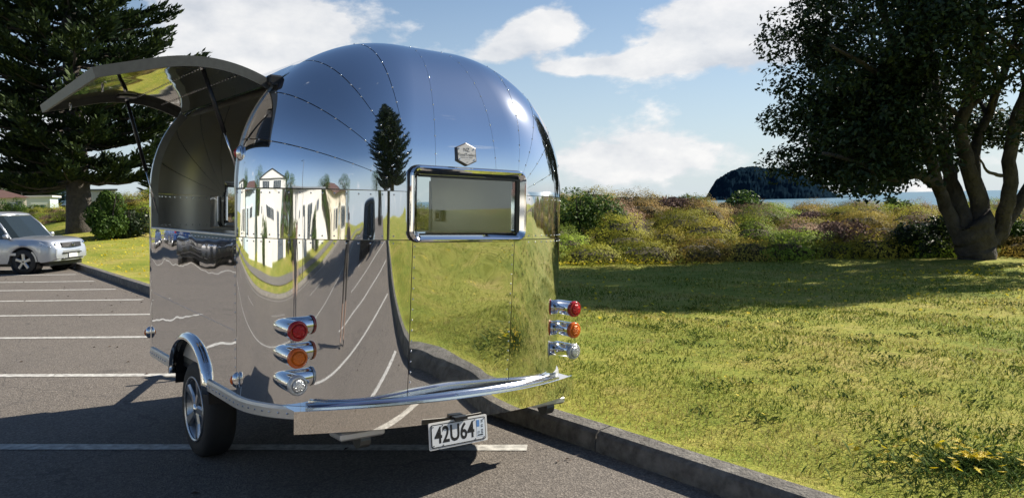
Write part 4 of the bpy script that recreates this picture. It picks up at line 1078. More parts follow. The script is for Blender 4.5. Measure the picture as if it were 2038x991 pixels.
# --- small marker lamps
def marker(c, ax, m):
    o = MB().lathe([(.0, -.0), (.022, .0), (.021, .010), (.014, .02), (.0, .024)], 'x', 12, (0, 0, 0), cap=False)
    o.v = [(ax * v[0] * 1.3 + c[0], v[1] * .9 + c[1], v[2] * 2.0 + c[2]) for v in o.v]
    k = o.build('marker_lamp', M['chrome'], TRL, True)
    l = MB().lathe([(.016, .012), (.014, .022), (.006, .028), (.0, .029)], 'x', 12, (0, 0, 0), cap=False)
    l.v = [(ax * v[0] * 1.35 + c[0], v[1] * .9 + c[1] + .008, v[2] * 1.7 + c[2]) for v in l.v]; l.build('marker_lens', m, k, True)
marker((-HA, YA - .03, .655), -1, M['lens_amber']); marker((-HA + .002, YB + .06, .665), -1, M['lens_amber']); marker((-HA + .018, YA - .03, 1.895), -1, M['lens_red']); marker((HA, YA - .03, .655), 1, M['lens_amber'])
# roof vent
v_ = MB().box(-.2, .2, -.75, -.35, ZB + HZ - .01, ZB + HZ + .05, .02).build('roof_vent', M['white'], TRL)

# ================================================================ VEHICLES
def paint(name, c, metal=.6, rough=.28): return mat(name, c, rough, metal, coat=.7)
def loft_fn(keys):
    xs = [k[0] for k in keys]
    return lambda x, i: float(np.interp(x, xs, [k[i] for k in keys]))
def make_car(name, label, col, tall=1.0, group=None, plate=False):
    """faces +x, origin under the middle on the ground; about 4.2 m long"""
    root = empty(name); tag(root, label, 'car', group)
    pm = paint(name + '_paint', col)
    Lf, Lr = 2.08, -2.05; wx = (1.27, -1.22); wr = .345
    # stations: x, half width at belt, hood/deck height, belt height, sill height
    st = loft_fn([(-2.05, .70, .92, .80, .50), (-1.98, .80, 1.02, .86, .34), (-1.6, .86, 1.05, .9, .30), (-.5, .87, 1.04, .9, .28), (.75, .87, 1.03, .88, .28), (1.0, .865, 1.02, .86, .28), (1.55, .85, 1.0, .84, .29), (1.8, .83, .965, .80, .30), (1.93, .78, .93, .76, .32), (2.02, .70, .87, .70, .36), (2.06, .64, .74, .66, .40)])
    xs = [-2.05, -2.0, -1.9, -1.7] + lin(-1.55, 1.6, 45) + [1.68, 1.76, 1.83, 1.9, 1.95, 2.0, 2.04, 2.08]
    xs = sorted(set(xs + [w_ + (wr + .06) * math.cos(a) for w_ in wx for a in lin(0, math.pi, 15)]))
    rings = []
    for x in xs:
        w, h, b, s = (st(x, i) for i in (1, 2, 3, 4))
        for w_ in wx:
            k = (x - w_) / (wr + .065)
            if abs(k) < 1: s = max(s, wr + (wr + .055) * math.sqrt(1 - k * k) - .0)
        fl = .012 if any(abs(x - w_) < .5 for w_ in wx) else 0
        mid = max(s + .02, (s + b) / 2); bb = max(b, s + .05)
        half = [(w * .90, s), (w + .005 + fl, s + .015), (w + .02 + fl, mid), (w + .008, bb), (w * .965, max(bb + .02, h - .05)), (w * .86, max(bb + .03, h - .008)), (w * .45, h + .02), (0, h + .03)]
        rings.append([(x, -y, z) for y, z in half] + [(x, y, z) for y, z in reversed(half[:-1])])
    body = MB().rings(rings).build('body', pm, root, True); body.data.set_sharp_from_angle(angle=R(38))
    # cabin: glass house under a painted roof with pillars
    T = tall
    def cab(z):  # front x, rear x, half width at height z
        k = max(0.0, (z - 1.0) / (1.6 * T - 1.0)); return 1.06 - .66 * k ** .95, -1.98 + .12 * k, .835 - .14 * k
    rings = []
    for z in (.98, 1.15, 1.3, 1.42, 1.53 * T):
        fx, rx, hw = cab(z); c = .12
        rings.append([(fx, -hw + c * 1.5, z), (fx + .04, 0, z), (fx, hw - c * 1.5, z), (fx - c * 1.5, hw, z), (rx + c, hw, z), (rx, hw - c, z), (rx, -hw + c, z), (rx + c, -hw, z), (fx - c * 1.5, -hw, z)])
    MB().rings(rings).build('windows', M['carglass'], root)
    rings = []
    for z, g in ((1.50 * T, .012), (1.56 * T, .004), (1.605 * T, -.10), (1.62 * T, -.3)):
        fx, rx, hw = cab(min(z, 1.6 * T)); fx += g; rx -= g; hw += g; c = .13
        rings.append([(fx, -hw + c * 1.5, z), (fx + .03, 0, z), (fx, hw - c * 1.5, z), (fx - c * 1.5, hw, z), (rx + c, hw, z), (rx, hw - c, z), (rx, -hw + c, z), (rx + c, -hw, z), (fx - c * 1.5, -hw, z)])
    MB().rings(rings).build('roof', pm, root, True)
    for s in (-1, 1):
        fx0, rx0, h0 = cab(1.0); fx1, rx1, h1 = cab(1.53 * T)
        for (xa, xb, r_) in ((fx0 - .16, fx1 - .17, .032), (.02, -.02, .035), (-1.02, -1.0, .035), (rx0 + .13, rx1 + .13, .05)):
            MB().tube([(xa, s * (h0 + .002), .99), ((xa + xb) / 2, s * ((h0 + h1) / 2 + .006), 1.27 * T), (xb, s * h1, 1.54 * T)], r_, 6).build('pillar', pm, root, True)
        # front face furniture
        hl = MB().rings([[(x + .012, s * y, z) for x, y, z in q] for q in ([(2.03, .44, .70), (1.90, .74, .74), (1.70, .83, .80), (1.70, .82, .90), (1.98, .46, .85)], [(2.075, .44, .71), (1.97, .76, .745), (1.745, .875, .80), (1.73, .86, .885), (2.03, .46, .845)])])
        h_ = hl.build('headlight', M['head_lens'], root); MB().lathe([(.0, 1.99), (.05, 1.99), (.055, 2.03), (.0, 2.035)], 'x', 12, (.012, s * .60, .80), cap=False).build('bulb', M['chrome'], h_, True)
        MB().lathe([(.0, 1.90), (.055, 1.90), (.06, 2.0), (.05, 2.012), (0, 2.012)], 'x', 12, (0, s * .56, .50), cap=False).build('fog_lamp', M['lens_clear'], root, True)
        MB().box(.78, .90, s * .90 - .1 if s < 0 else .86, s * .86 if s < 0 else 1.0, 1.0, 1.13, .03).build('mirror', pm, root, True)
        MB().box(-2.07, -1.98, s * .72 - .08, s * .72 + .08, .8, 1.15, .02).build('tail_lamp', M['lens_red'], root)
        MB().box(.2, .62 + .45, s * .878 - .012, s * .878 + .012, .52, .60, .008).build('door_moulding', pm, root)
        MB().box(-1.0, .12, s * .878 - .012, s * .878 + .012, .52, .60, .008).build('door_moulding', pm, root)
        for x in (.05, -1.0): MB().box(x - .02, x + .14, s * .875 - .022, s * .875 + .022, .87, .91, .01).build('door_handle', pm, root)
        for w_ in wx:
            t_ = MB().lathe([(.2, -.095), (wr * .93, -.1), (wr, -.07), (wr, .07), (wr * .93, .1), (.2, .095)], 'y', 28, (w_, s * .78, wr), cap=False).build('wheel', M['rubber'], root, True)
            MB().lathe([(.245, s * .878), (.235, s * .888), (.22, s * .878), (.205, s * .80), (.0, s * .80)], 'y', 24, (w_, 0, wr), cap=False).build('rim', M['darkmetal'], t_, True)
            mb = MB()
            for k in range(5):
                a = R(90 + 72 * k); d = Vector((math.cos(a), 0, math.sin(a))); n = Vector((-math.sin(a), 0, math.cos(a))); c = Vector((w_, s * .878, wr))
                mb.rings([[tuple(c + d * r_ + n * b_ * q + Vector((0, s * o_, 0))) for b_, o_ in ((-1, -.01), (-.6, .012), (.6, .012), (1, -.01))] for r_, q in ((.02, .055), (.1, .045), (.222, .055))])
            mb.build('spokes', M['alloy'], t_)
            MB().lathe([(wr + .055, s * .60), (wr + .055, s * .868), (wr - .02, s * .80), (.0, s * .60)], 'y', 24, (w_, 0, wr), cap=False).build('wheel_well', M['black'], root)
    g = MB().rings([[(x, -.42, z), (x + .03, -.2, z), (x + .04, 0, z), (x + .03, .2, z), (x, .42, z)] + [(x - .02, .4, z + .13), (x + .02, 0, z + .135), (x - .02, -.4, z + .13)] for x, z in ((2.04, .715), (2.095, .715))])
    gr = g.build('grille', M['black'], root)
    for k in range(3): MB().tube([(2.10 - .006 * k, -.4, .745 + .035 * k), (2.137 - .006 * k, 0, .745 + .035 * k), (2.10 - .006 * k, .4, .745 + .035 * k)], .006, 6).build('grille_bar', M['darkmetal'], gr)
    e_ = MB().tube([(2.146, .06 * math.cos(a), .785 + .036 * math.sin(a)) for a in lin(0, 6.283, 15)], .006, 6); e_.tube([(2.148, .026 * math.cos(a), .785 + .034 * math.sin(a)) for a in lin(0, 6.283, 13)], .004, 5); e_.tube([(2.148, .05 * math.cos(a), .797 + .012 * math.sin(a)) for a in lin(0, 6.283, 13)], .004, 5)
    e_.build('emblem', M['chrome'], gr)
    bp = MB().rings([[(x + .01, y, z) for z in (.34, .40, .56, .62)] + [(x - .1, y, .62), (x - .1, y, .34)] for x, y in ((1.6, -.86), (1.8, -.83), (1.95, -.74), (2.04, -.55), (2.09, -.25), (2.1, 0), (2.09, .25), (2.04, .55), (1.95, .74), (1.8, .83), (1.6, .86))])
    b_ = bp.build('bumper', pm, root, True); b_.data.set_sharp_from_angle(angle=R(40))
    MB().box(2.07, 2.125, -.38, .38, .535, .57).build('bumper_slot', M['black'], b_); MB().box(2.05, 2.122, -.42, .42, .37, .41).build('air_intake', M['black'], b_)
    MB().box(-2.12, -1.95, -.78, .78, .36, .60, .05).build('rear_bumper', pm, root)
    if plate:
        MB().box(2.112, 2.128, -.18, .18, .42, .53).build('number_plate', M['white'], root)
        MB().lathe([(.0, 1.44), (.028, 1.44), (.034, 1.47), (.0, 1.5)], 'z', 8, (.2, -.25, 0), cap=False)
    MB().box(-1.9, 1.9, -.7, .7, .2, .36).build('underbody', M['black'], root)
    MB().tube([(1.0, -.55, 1.03), (.9, -.1, 1.07)], .008, 5).build('wiper', M['black'], root); MB().tube([(1.03, .05, 1.04), (.93, .5, 1.06)], .008, 5).build('wiper', M['black'], root)
    return root
M['head_lens'] = mat('headlight_glass', (.62, .65, .68), .08, .75, bump=(14, .6, .02))
car = make_car('parked_car', 'silver four-wheel-drive car parked nose to the kerb beyond the trailer', (.50, .53, .58), 1.09, plate=True)
car.rotation_euler = (0, 0, R(-5.0)); car.location = (-13.42, 20.75, 0); car.scale = (.92, .93, .90)
o = make_car('parked_car', 'dark blue car on the road, mirrored in the trailer side', (.012, .05, .22), 1.1); o.location = tuple(kp(-13.6 - 1.0, 41, .0)); o.rotation_euler = (0, 0, R(127))
o = make_car('parked_car', 'dark blue car waiting behind the other blue one', (.02, .07, .25), 1.05); o.location = tuple(kp(-14.3, 47, .0)); o.rotation_euler = (0, 0, R(127))
o = make_car('parked_car', 'black car parked left of the trailer, mirrored in its side', (.012, .012, .014), .95); o.location = (-23.6, 19.6, 0); o.rotation_euler = (0, 0, R(-5))
o = make_car('parked_car', 'black car parked behind the camera, mirrored in the trailer corner', (.01, .01, .012), 1.1); o.location = (5.6, -8.0, 0); o.rotation_euler = (0, 0, R(128))

# ================================================================ HOUSES
M['roof_brown'] = mat('brown_tiles', (.13, .065, .05), .8, noise=(3, (.08, .045, .04), 1.5)); M['roof_grey'] = mat('grey_roof', (.14, .15, .16), .6)
M['wall_white'] = mat('white_render', (.62, .61, .58), .8, noise=(1.5, (.5, .49, .47), 1.6)); M['wall_cream'] = mat('cream_render', (.55, .50, .42), .85)
M['wall_blue'] = mat('pale_blue_board', (.42, .50, .55), .8); M['pane'] = mat('house_glass', (.03, .04, .05), .06, spec=.7); M['garage'] = mat('dark_garage_door', (.06, .075, .1), .5)
M['timber'] = mat('white_trim', (.78, .78, .76), .6)
def house(loc, rz, w, d, h, wallm, roofm, gable, wins, label, door=True, garage=False, hip=False):
    """front faces -y"""
    root = empty('house', loc, rz); tag(root, label, 'house')
    MB().box(-w / 2, w / 2, 0, d, -1.5, h).build('wall', wallm, root)
    e = .45
    if gable <= .3:
        MB().box(-w / 2 - e, w / 2 + e, -e, d + e, h, h + .32, .03).build('roof', roofm, root)
    elif hip:
        MB().add([(-w / 2 - e, -e, h), (w / 2 + e, -e, h), (w / 2 + e, d + e, h), (-w / 2 - e, d + e, h), (-w / 4, d / 2, h + gable), (w / 4, d / 2, h + gable)], [(0, 1, 5, 4), (1, 2, 5), (2, 3, 4, 5), (3, 0, 4), (3, 2, 1, 0)]).build('roof', roofm, root)
    else:
        r_ = MB().add([(-w / 2 - e, -e, h - .1), (w / 2 + e, -e, h - .1), (-w / 2 - e, d + e, h - .1), (w / 2 + e, d + e, h - .1), (0, -e, h + gable), (0, d + e, h + gable)], [(0, 4, 5, 2), (4, 1, 3, 5), (0, 2, 3, 1)]).build('roof', roofm, root)
        MB().add([(-w / 2, -.002, h), (w / 2, -.002, h), (0, -.002, h + gable * .93), (-w / 2, .05, h), (w / 2, .05, h), (0, .05, h + gable * .93)], [(0, 1, 2), (3, 5, 4), (0, 2, 5, 3), (1, 4, 5, 2), (0, 3, 4, 1)]).build('gable', wallm, root)
    for (x, z, ww, hh) in wins:
        f_ = MB().box(x - ww / 2 - .08, x + ww / 2 + .08, -.06, .02, z - .08, z + hh + .08).build('window', M['timber'], root)
        k = max(1, round(ww / 1.1))
        for i in range(k): MB().box(x - ww / 2 + i * ww / k + .03, x - ww / 2 + (i + 1) * ww / k - .03, -.075, -.05, z, z + hh).build('pane', M['pane'], f_)
    if door:
        dd = MB().box(w * .38 - .45, w * .38 + .45, -.06, .02, 0, 2.05).build('door', M['garage'], root); MB().box(w * .38 + .3, w * .38 + .36, -.1, -.055, 1.0, 1.1).build('handle', M['chrome'], dd)
    if garage:
        for i in range(5): MB().box(-w * .42, -w * .42 + 2.6, -.07, .01, .02 + i * .44, .44 + i * .44).build('garage_panel', M['garage'], root)
    return root
hd = math.atan2(KT.y, KT.x) + math.pi     # fronts look across the road
def rz_front(): # -y front must face +KN
    return math.atan2(KN.y, KN.x) + math.pi / 2
RZ = rz_front()
HT = .62
house(tuple(kp(-28, -36, HT)), RZ, 16, 9, 3.2, M['wall_cream'], M['roof_brown'], 2.0, [(-5, .9, 3.2, 1.4), (0, .9, 3.2, 1.4)], 'cream bungalow with brown roof furthest behind the camera across the road', hip=True)
house(tuple(kp(-26.5, -15, HT)), RZ, 17, 9, 3.0, M['wall_white'], M['roof_grey'], .2, [(-1, .8, 2.6, 1.4), (3, .8, 2.2, 1.4)], 'long low white flat-roofed house with a dark garage across the road', garage=True)
house(tuple(kp(-27.5, 4.5, HT)), RZ, 15, 9, 4.9, M['wall_white'], M['roof_grey'], 2.0, [(-3.2, 3.0, 4.0, 1.4), (3.2, 3.0, 4.4, 1.4), (1.2, .7, 3.6, 1.5)], 'tall white gabled house with wide windows across the road', garage=True)
house(tuple(kp(-28, 24, HT)), RZ, 16, 9, 3.2, M['wall_blue'], M['roof_brown'], 2.0, [(-5, .9, 3.4, 1.4), (0.5, .9, 4.0, 1.4)], 'pale blue bungalow with brown hipped roof across the road', hip=True)
house(tuple(kp(-28, 44, HT)), RZ, 16, 9, 5.4, M['wall_white'], M['roof_grey'], .2, [(-5, .9, 3.4, 1.4), (0, .9, 3.4, 1.4), (-4, 3.5, 4.4, 1.4), (3, 3.5, 4, 1.4)], 'two-storey white flat-roofed house furthest along the road opposite', garage=False)
# houses in view far down the road
def far(px, D, z=0): d = px_dir(px, 420); k = D / d.y; return (d.x * k, d.y * k, z)
def face(px): d = px_dir(px, 420); return math.atan2(d.y, d.x) - math.pi / 2
house(far(-10, 118, .9), face(0) + .25, 8.5, 8, 2.6, M['wall_cream'], M['roof_brown'], 1.3, [(-2, .6, 1.6, 1.2), (2.4, .6, 1.8, 1.2)], 'far house with a brown hipped roof at the left edge', hip=True)
house(far(48, 128, .4), face(48) - .2, 7.5, 7, 3.2, M['wall_blue'], M['wall_white'], .25, [(-1.5, .7, 2.2, 1.3), (2, .9, 1.4, 1.1)], 'far pale house with a white flat roof behind the first road lamp')
house(far(112, 190, .4), face(112), 9, 8, 5.2, M['wall_white'], M['roof_grey'], .2, [(-2.4, .8, 2.4, 1.4), (2, .8, 2.4, 1.4), (-2.4, 3.3, 2.4, 1.2), (2, 3.3, 2.4, 1.2)], 'far white two-storey house left of the pine trunk')
house(far(190, 150, .4), face(190), 7, 8, 4.6, M['wall_white'], M['roof_grey'], .2, [(-1.5, .8, 2.0, 1.3), (-1.5, 3.0, 2.0, 1.2)], 'far white house glimpsed right of the pine trunk')
# bus shelter style kiosk: small white and blue
k_ = empty('kiosk', far(79, 120, .15), face(79)); tag(k_, 'small blue and white roadside shelter in the distance', 'shelter')
mb = MB()
for x in (-.9, 0, .9): mb.box(x - .12, x + .12, -.1, .1, 0, 2.2)
mb.box(-1.1, 1.1, -.3, 1.2, 2.2, 2.6); mb.build('frame', M['timber'], k_); MB().box(-1, 1, .9, 1.0, 0, 2.2).build('panel', mat('blue_panel', (.03, .1, .4), .5), k_)
f_ = empty('picket_fence', far(26, 95, .2), face(26)); tag(f_, 'short white fence in front of the far houses', 'fence')
for i in range(9): MB().box(-2 + i * .5 - .05, -2 + i * .5 + .05, -.04, .04, 0, 1.0).build('picket', M['timber'], f_)
MB().box(-2.2, 2.2, -.03, .03, .85, .97).build('rail', M['timber'], f_)
# hedges and trees behind
def crown_tree(name, p_, rx, rz, zc, n, leaf, m, seed, label, group=None):
    g = np.random.default_rng(seed); root = empty(name, p_); tag(root, label, 'tree', group)
    cl = sphere_pts(16, g) * np.array([rx, rx, rz]) * .62; V, N_, S_ = [], [], []
    for c in cl:
        k = n // 16; d = sphere_pts(k, g); V.append(c + np.array([0, 0, zc]) + d * rx * g.uniform(.32, .5) * g.uniform(.4, 1, (k, 1)) ** .5); N_.append(d + np.array([0, 0, .4])); S_.append(g.uniform(.7, 1.3, k) * leaf)
    v, q = leaf_quads(np.concatenate(V), np.concatenate(N_), np.concatenate(S_), .6, .6, seed); mesh_obj('crown', v, q, m, root)
    mb = MB(); mb.tube([(0, 0, -.5), (.1, 0, zc * .5), (0, 0, zc)], [.35, .28, .15], 8)
    for k in range(5): a = k * 1.26; mb.tube([(0, 0, zc * .6), (math.cos(a) * rx * .5, math.sin(a) * rx * .5, zc)], [.14, .05], 6)
    mb.build('trunk', M['bark'], root, True); return root
for i, (px, D, rx, zc, lab) in enumerate([(25, 165, 6, 6.5, 'far dark tree behind the brown-roofed house'), (62, 170, 7, 7, 'far dark tree behind the first road lamp'), (98, 215, 7, 5.5, 'far dark tree behind the second road lamp'), (132, 240, 6, 5, 'far dark tree next to the pine trunk, farthest down the road'), (-60, 150, 7, 6, 'far dark tree just outside the left edge')]):
    crown_tree('far_tree', far(px, D, .2), rx, rx * .75, zc, 4500, .6, M['leaf_dark'], 200 + i, lab, 'trees down the road')
for i, (t, q, s, lab) in enumerate([(-26, -29, 4.0, 'leafy tree beside the cream bungalow behind the camera'), (-4.6, -29, 3.6, 'leafy tree between the flat-roofed and the gabled house'), (14, -31, 4.5, 'leafy tree between the gabled house and the blue bungalow'), (34, -31, 4.5, 'leafy tree on the far side of the blue bungalow'), (-45, -26, 5, 'leafy tree at the far end of the verge'), (-52, -3, 5, 'leafy tree in the car park behind the black car')]):
    crown_tree('street_tree', tuple(kp(q, t, .6)), s, s * .8, s * 1.1, 5000, .22, M['leaf_mid'], 300 + i, lab, 'trees across the road')
for i, (px, D, rx, rz, lab) in enumerate([(62, 110, 2.6, 2.2, 'clipped green hedge below the far flat-roofed house'), (20, 104, 2.2, 2.6, 'dark green hedge below the far brown-roofed house'), (104, 150, 3, 1.5, 'low green hedge along the far verge')]):
    p_ = far(px, D, .1); shrub('hedge', p_, rx, rx * .6, rz, 3500, .22, M['leaf_mid'], 400 + i, lab, 'hedge')
for i, (t, lab) in enumerate([(-6.2, 'tall yellow-green shrub beside the white garage across the road'), (7.5, 'green shrub in front of the gabled house across the road'), (-17, 'rounded shrub beside the flat-roofed house across the road')]):
    p_ = kp(-24.4, t, .5); shrub('garden_shrub', p_, 1.0, 1.0, 2.0, 4000, .12, M['leaf_lime'] if i == 0 else M['leaf_mid'], 500 + i, lab)
for i, (t, L) in enumerate([(-9, 6), (7.5, 9), (-19, 6), (17, 6)]):
    o = MB().box(-L / 2, L / 2, -.1, .1, -.6, 1.7).build('garden_wall', M['wall_white']); o.location = kp(-25, t, .6); o.rotation_euler = (0, 0, RZ); tag(o, ['white rendered garden wall beside the flat-roofed house', 'white rendered garden wall in front of the gabled house', 'white rendered garden wall furthest behind the camera', 'white rendered garden wall beside the blue bungalow'][i], 'wall')
# road lamps
def lamp(p_, rz, label, h=8.2):
    root = empty('street_lamp', p_, rz); tag(root, label, 'street lamp', 'lamps along the road')
    MB().tube([(0, 0, -.2), (0, 0, 3), (0, 0, h - .6), (.12, 0, h - .18), (.5, 0, h), (1.5, 0, h + .08)], [.1, .085, .06, .05, .045, .04], 8).build('pole', M['galv'], root, True)
    MB().box(1.35, 2.05, -.12, .12, h + .03, h + .16, .03).build('lamp_head', M['galv'], root)
for px, D, lab in ((45, 150, 'nearest road lamp, beside the flat-roofed far house'), (90, 235, 'middle road lamp down the road'), (122, 260, 'farthest road lamp, nearest the pine trunk')): lamp(far(px, D), -.2, lab)
lamp(tuple(kp(-20, -8, .1)), RZ + math.pi * .5, 'road lamp across the road from the trailer'); lamp(tuple(kp(-20, 28, .1)), RZ + math.pi * .5, 'road lamp across the road further along')

# ================================================================ PEOPLE (mirrored in the polished sheet)
def person(loc, rz, label, top, legs_, arms, hair=(.03, .02, .015), shorts=True):
    root = empty('person', loc, rz); tag(root, label, 'person')
    J = {'pel': (0, 0, .98), 'wst': (0, .01, 1.12), 'chs': (0, .0, 1.32), 'nck': (0, .0, 1.47), 'hd0': (0, .015, 1.56), 'hd1': (0, .01, 1.72)}
    rad = {'pel': (.15, .11), 'wst': (.14, .10), 'chs': (.17, .11), 'nck': (.055, .055), 'hd0': (.07, .085), 'hd1': (.065, .08)}
    E_ = [('pel', 'wst'), ('wst', 'chs'), ('chs', 'nck'), ('nck', 'hd0'), ('hd0', 'hd1')]
    for s, n in ((-1, 'l'), (1, 'r')):
        J.update({'hip' + n: (s * .09, 0, .92), 'kne' + n: (s * .11, .02, .50), 'ank' + n: (s * .12, -.02, .08), 'toe' + n: (s * .14, .14, .035), 'sho' + n: (s * .18, 0, 1.41)})
        rad.update({'hip' + n: (.095, .10), 'kne' + n: (.058, .058), 'ank' + n: (.04, .042), 'toe' + n: (.04, .025), 'sho' + n: (.065, .065)})
        el, wr_, hn = arms[n]; J.update({'elb' + n: el, 'wri' + n: wr_, 'han' + n: hn}); rad.update({'elb' + n: (.043, .043), 'wri' + n: (.03, .03), 'han' + n: (.035, .022)})
        E_ += [('pel', 'hip' + n), ('hip' + n, 'kne' + n), ('kne' + n, 'ank' + n), ('ank' + n, 'toe' + n), ('chs', 'sho' + n), ('sho' + n, 'elb' + n), ('elb' + n, 'wri' + n), ('wri' + n, 'han' + n)]
        h = Vector(hn); d = (h - Vector(wr_)).normalized()
        for k in range(4):
            a, b = 'f%d%s' % (k, n), 'g%d%s' % (k, n); off = Vector((0, 0, 1)) * (k - 1.5) * .019
            J[a] = tuple(h + d * .045 + off); J[b] = tuple(h + d * (.085 - .006 * abs(k - 1.5)) + off + Vector((0, 0, -.004))); rad[a] = rad[b] = (.0085, .0085); E_ += [('han' + n, a), (a, b)]
        J['th' + n] = tuple(h + d * .02 + Vector((-s * .0, -.03, .035))); rad['th' + n] = (.010, .010); E_.append(('wri' + n, 'th' + n))
    keys = list(J); me = bpy.data.meshes.new('body'); me.from_pydata([J[k] for k in keys], [(keys.index(a), keys.index(b)) for a, b in E_], [])
    o = bpy.data.objects.new('tmp', me); C.objects.link(o); o.modifiers.new('skin', 'SKIN'); sv = me.skin_vertices[0].data
    for i, k in enumerate(keys): sv[i].radius = rad[k]; sv[i].use_root = (k == 'pel')
    ss = o.modifiers.new('sub', 'SUBSURF'); ss.levels = 2; ss.render_levels = 2
    dg = bpy.context.evaluated_depsgraph_get(); m2 = bpy.data.meshes.new_from_object(o.evaluated_get(dg)); bpy.data.objects.remove(o)
    # zones by height: shoes, legs, shorts or trousers, shirt, skin
    mats = [mat('skin', (.30, .20, .15), .6), mat('shirt_' + label[:6], top, .9), mat('legwear_' + label[:6], legs_, .9), mat('shoes', (.04, .04, .045), .7), mat('hair', hair, .8)]
    m2.materials.clear()
    for q in mats: m2.materials.append(q)
    for p_ in m2.polygons:
        c = p_.center; p_.use_smooth = True; r_ = math.hypot(c.x, c.y)
        hand = min((Vector(J['han' + n]) - c).length for n in 'lr') < .17 or any((Vector(J['elb' + n]) * .45 + Vector(J['wri' + n]) * .55 - c).length < .13 for n in 'lr')
        if c.z < .075: i = 3
        elif hand: i = 0
        elif c.z < .48: i = 0 if shorts else 2
        elif c.z < 1.0: i = 2
        elif c.z < 1.47: i = 1
        elif c.z > 1.66 or (c.z > 1.56 and c.y < -.03): i = 4
        else: i = 0
        p_.material_index = i
    b = link('body', m2, root)
    mb = MB()
    for s in (-1, 1): mb.lathe([(.0, .012), (.009, .006), (.011, 0), (.0, -.004)], 'y', 8, (s * .03, .098, 1.63), cap=False)
    mb.build('eyes', M['black'], b); MB().add([(0, .093, 1.645), (-.016, .09, 1.6), (.016, .09, 1.6), (0, .122, 1.602)], [(0, 1, 3), (0, 3, 2), (1, 2, 3)]).build('nose', mats[0], b); MB().box(-.025, .025, .088, .097, 1.568, 1.578).build('mouth', mat('lips', (.35, .12, .1), .6), b)
    for s in (-1, 1): MB().lathe([(.0, .015), (.02, .01), (.025, 0), (.0, -.005)], 'x', 8, (s * .072, .0, 1.62), cap=False).build('ear', mats[0], b)
    return root
up = {'l': ((-.25, .10, 1.22), (-.13, .30, 1.42), (-.085, .335, 1.50)), 'r': ((.25, .10, 1.22), (.13, .30, 1.42), (.085, .335, 1.50))}
person((0, -.46, 0), 0, 'person in a dark top and shorts holding a phone up to photograph the trailer', (.015, .015, .018), (.05, .045, .04), up)
o = MB().box(-.078, .078, -.062, -.054, 1.545, 1.625, .003).build('phone', M['black']); tag(o, 'black phone held up sideways behind the viewpoint', 'phone')
dn = {'l': ((-.27, -.02, 1.13), (-.27, .06, .90), (-.265, .08, .82)), 'r': ((.27, -.02, 1.13), (.27, .06, .90), (.265, .08, .82))}
person((-4.7, -.9, 0), R(-40), 'person in dark clothes standing on the car park, mirrored beside the upper tail lamp', (.012, .012, .015), (.02, .02, .025), dn, shorts=False)

# ================================================================ GRASS, FLOWERS, LITTER
def grass():
    g = np.random.default_rng(9); pts = []
    def samp(n, q0, q1, t0, t1, keep):
        q = g.uniform(q0, q1, n); t = g.uniform(t0, t1, n); P_ = np.array([K0.x, K0.y])[None] + q[:, None] * np.array([KN.x, KN.y]) + t[:, None] * np.array([KT.x, KT.y]); return P_[keep(P_)]
    def near(P_):
        d = np.hypot(P_[:, 0], P_[:, 1]); vis = (P_[:, 1] > .5) & (abs(P_[:, 0]) < P_[:, 1] * .72 + 1)
        return (g.uniform(0, 1, len(P_)) < np.clip((4.2 / d) ** 1.9, 0, 1) * np.where(vis, 1, .33)) & (d < 21)
    P_ = samp(1500000, .13, 16, -14, 12, near)
    from mathutils import noise as mn_
    bare = np.array([mn_.noise(Vector((x * .9, y * .9, 3.3))) + .5 * mn_.noise(Vector((x * 2.7, y * 2.7, 1.3))) for x, y in P_])
    kq = (P_[:, 0] - K0.x) * KN.x + (P_[:, 1] - K0.y) * KN.y
    P_ = P_[g.uniform(0, 1, len(P_)) > np.clip((bare + .25 * np.exp(-kq / .35) - .30) * 2.6, 0, .85)]
    N = len(P_)
    hs = np.array([height(x, y) for x, y in P_]) if N < 400000 else np.full(N, .125)
    d = np.hypot(P_[:, 0], P_[:, 1]); sc = np.clip(d / 5, .8, 2.4)
    L = g.uniform(.016, .042, N) * (.8 + .2 * sc); wd = g.uniform(.0022, .0042, N) * sc
    a = g.uniform(0, 6.283, N); lean = g.uniform(.2, 1.4, N); dx, dy = np.cos(a), np.sin(a)
    base = np.stack([P_[:, 0], P_[:, 1], hs - .004], 1); sv = np.stack([-dy, dx, np.zeros(N)], 1) * wd[:, None]
    tip = base + np.stack([dx * L * lean, dy * L * lean, L], 1); v = np.stack([base - sv, base + sv, tip], 1).reshape(-1, 3)
    # patch colour: straw, olive, green
    def nz(x, y, s, o_): return np.sin(x * s + o_) * np.sin(y * s * 1.13 + o_ * 2) + .5 * np.sin(x * s * 2.3 + y * s * 1.7 + o_ * 3)
    k = nz(P_[:, 0], P_[:, 1], 1.1, .7) * .5 + nz(P_[:, 0], P_[:, 1], 3.1, 2.1) * .4 + g.normal(0, .55, N)
    c0, c1, c2 = np.array([.08, .145, .018]), np.array([.235, .265, .042]), np.array([.44, .375, .14])
    w = np.clip((k + 1) / 2, 0, 1)[:, None]; col = np.where(w < .5, c0 + (c1 - c0) * w * 2, c1 + (c2 - c1) * (w - .5) * 2)
    o = mesh_obj('grass', v, np.arange(N * 3).reshape(N, 3), M['leaf_scrub']); set_color(o, 'tint', col, 3)
    stuff(o, 'short dry olive grass blades covering the lawn', 'grass')
    return N
NG = grass()
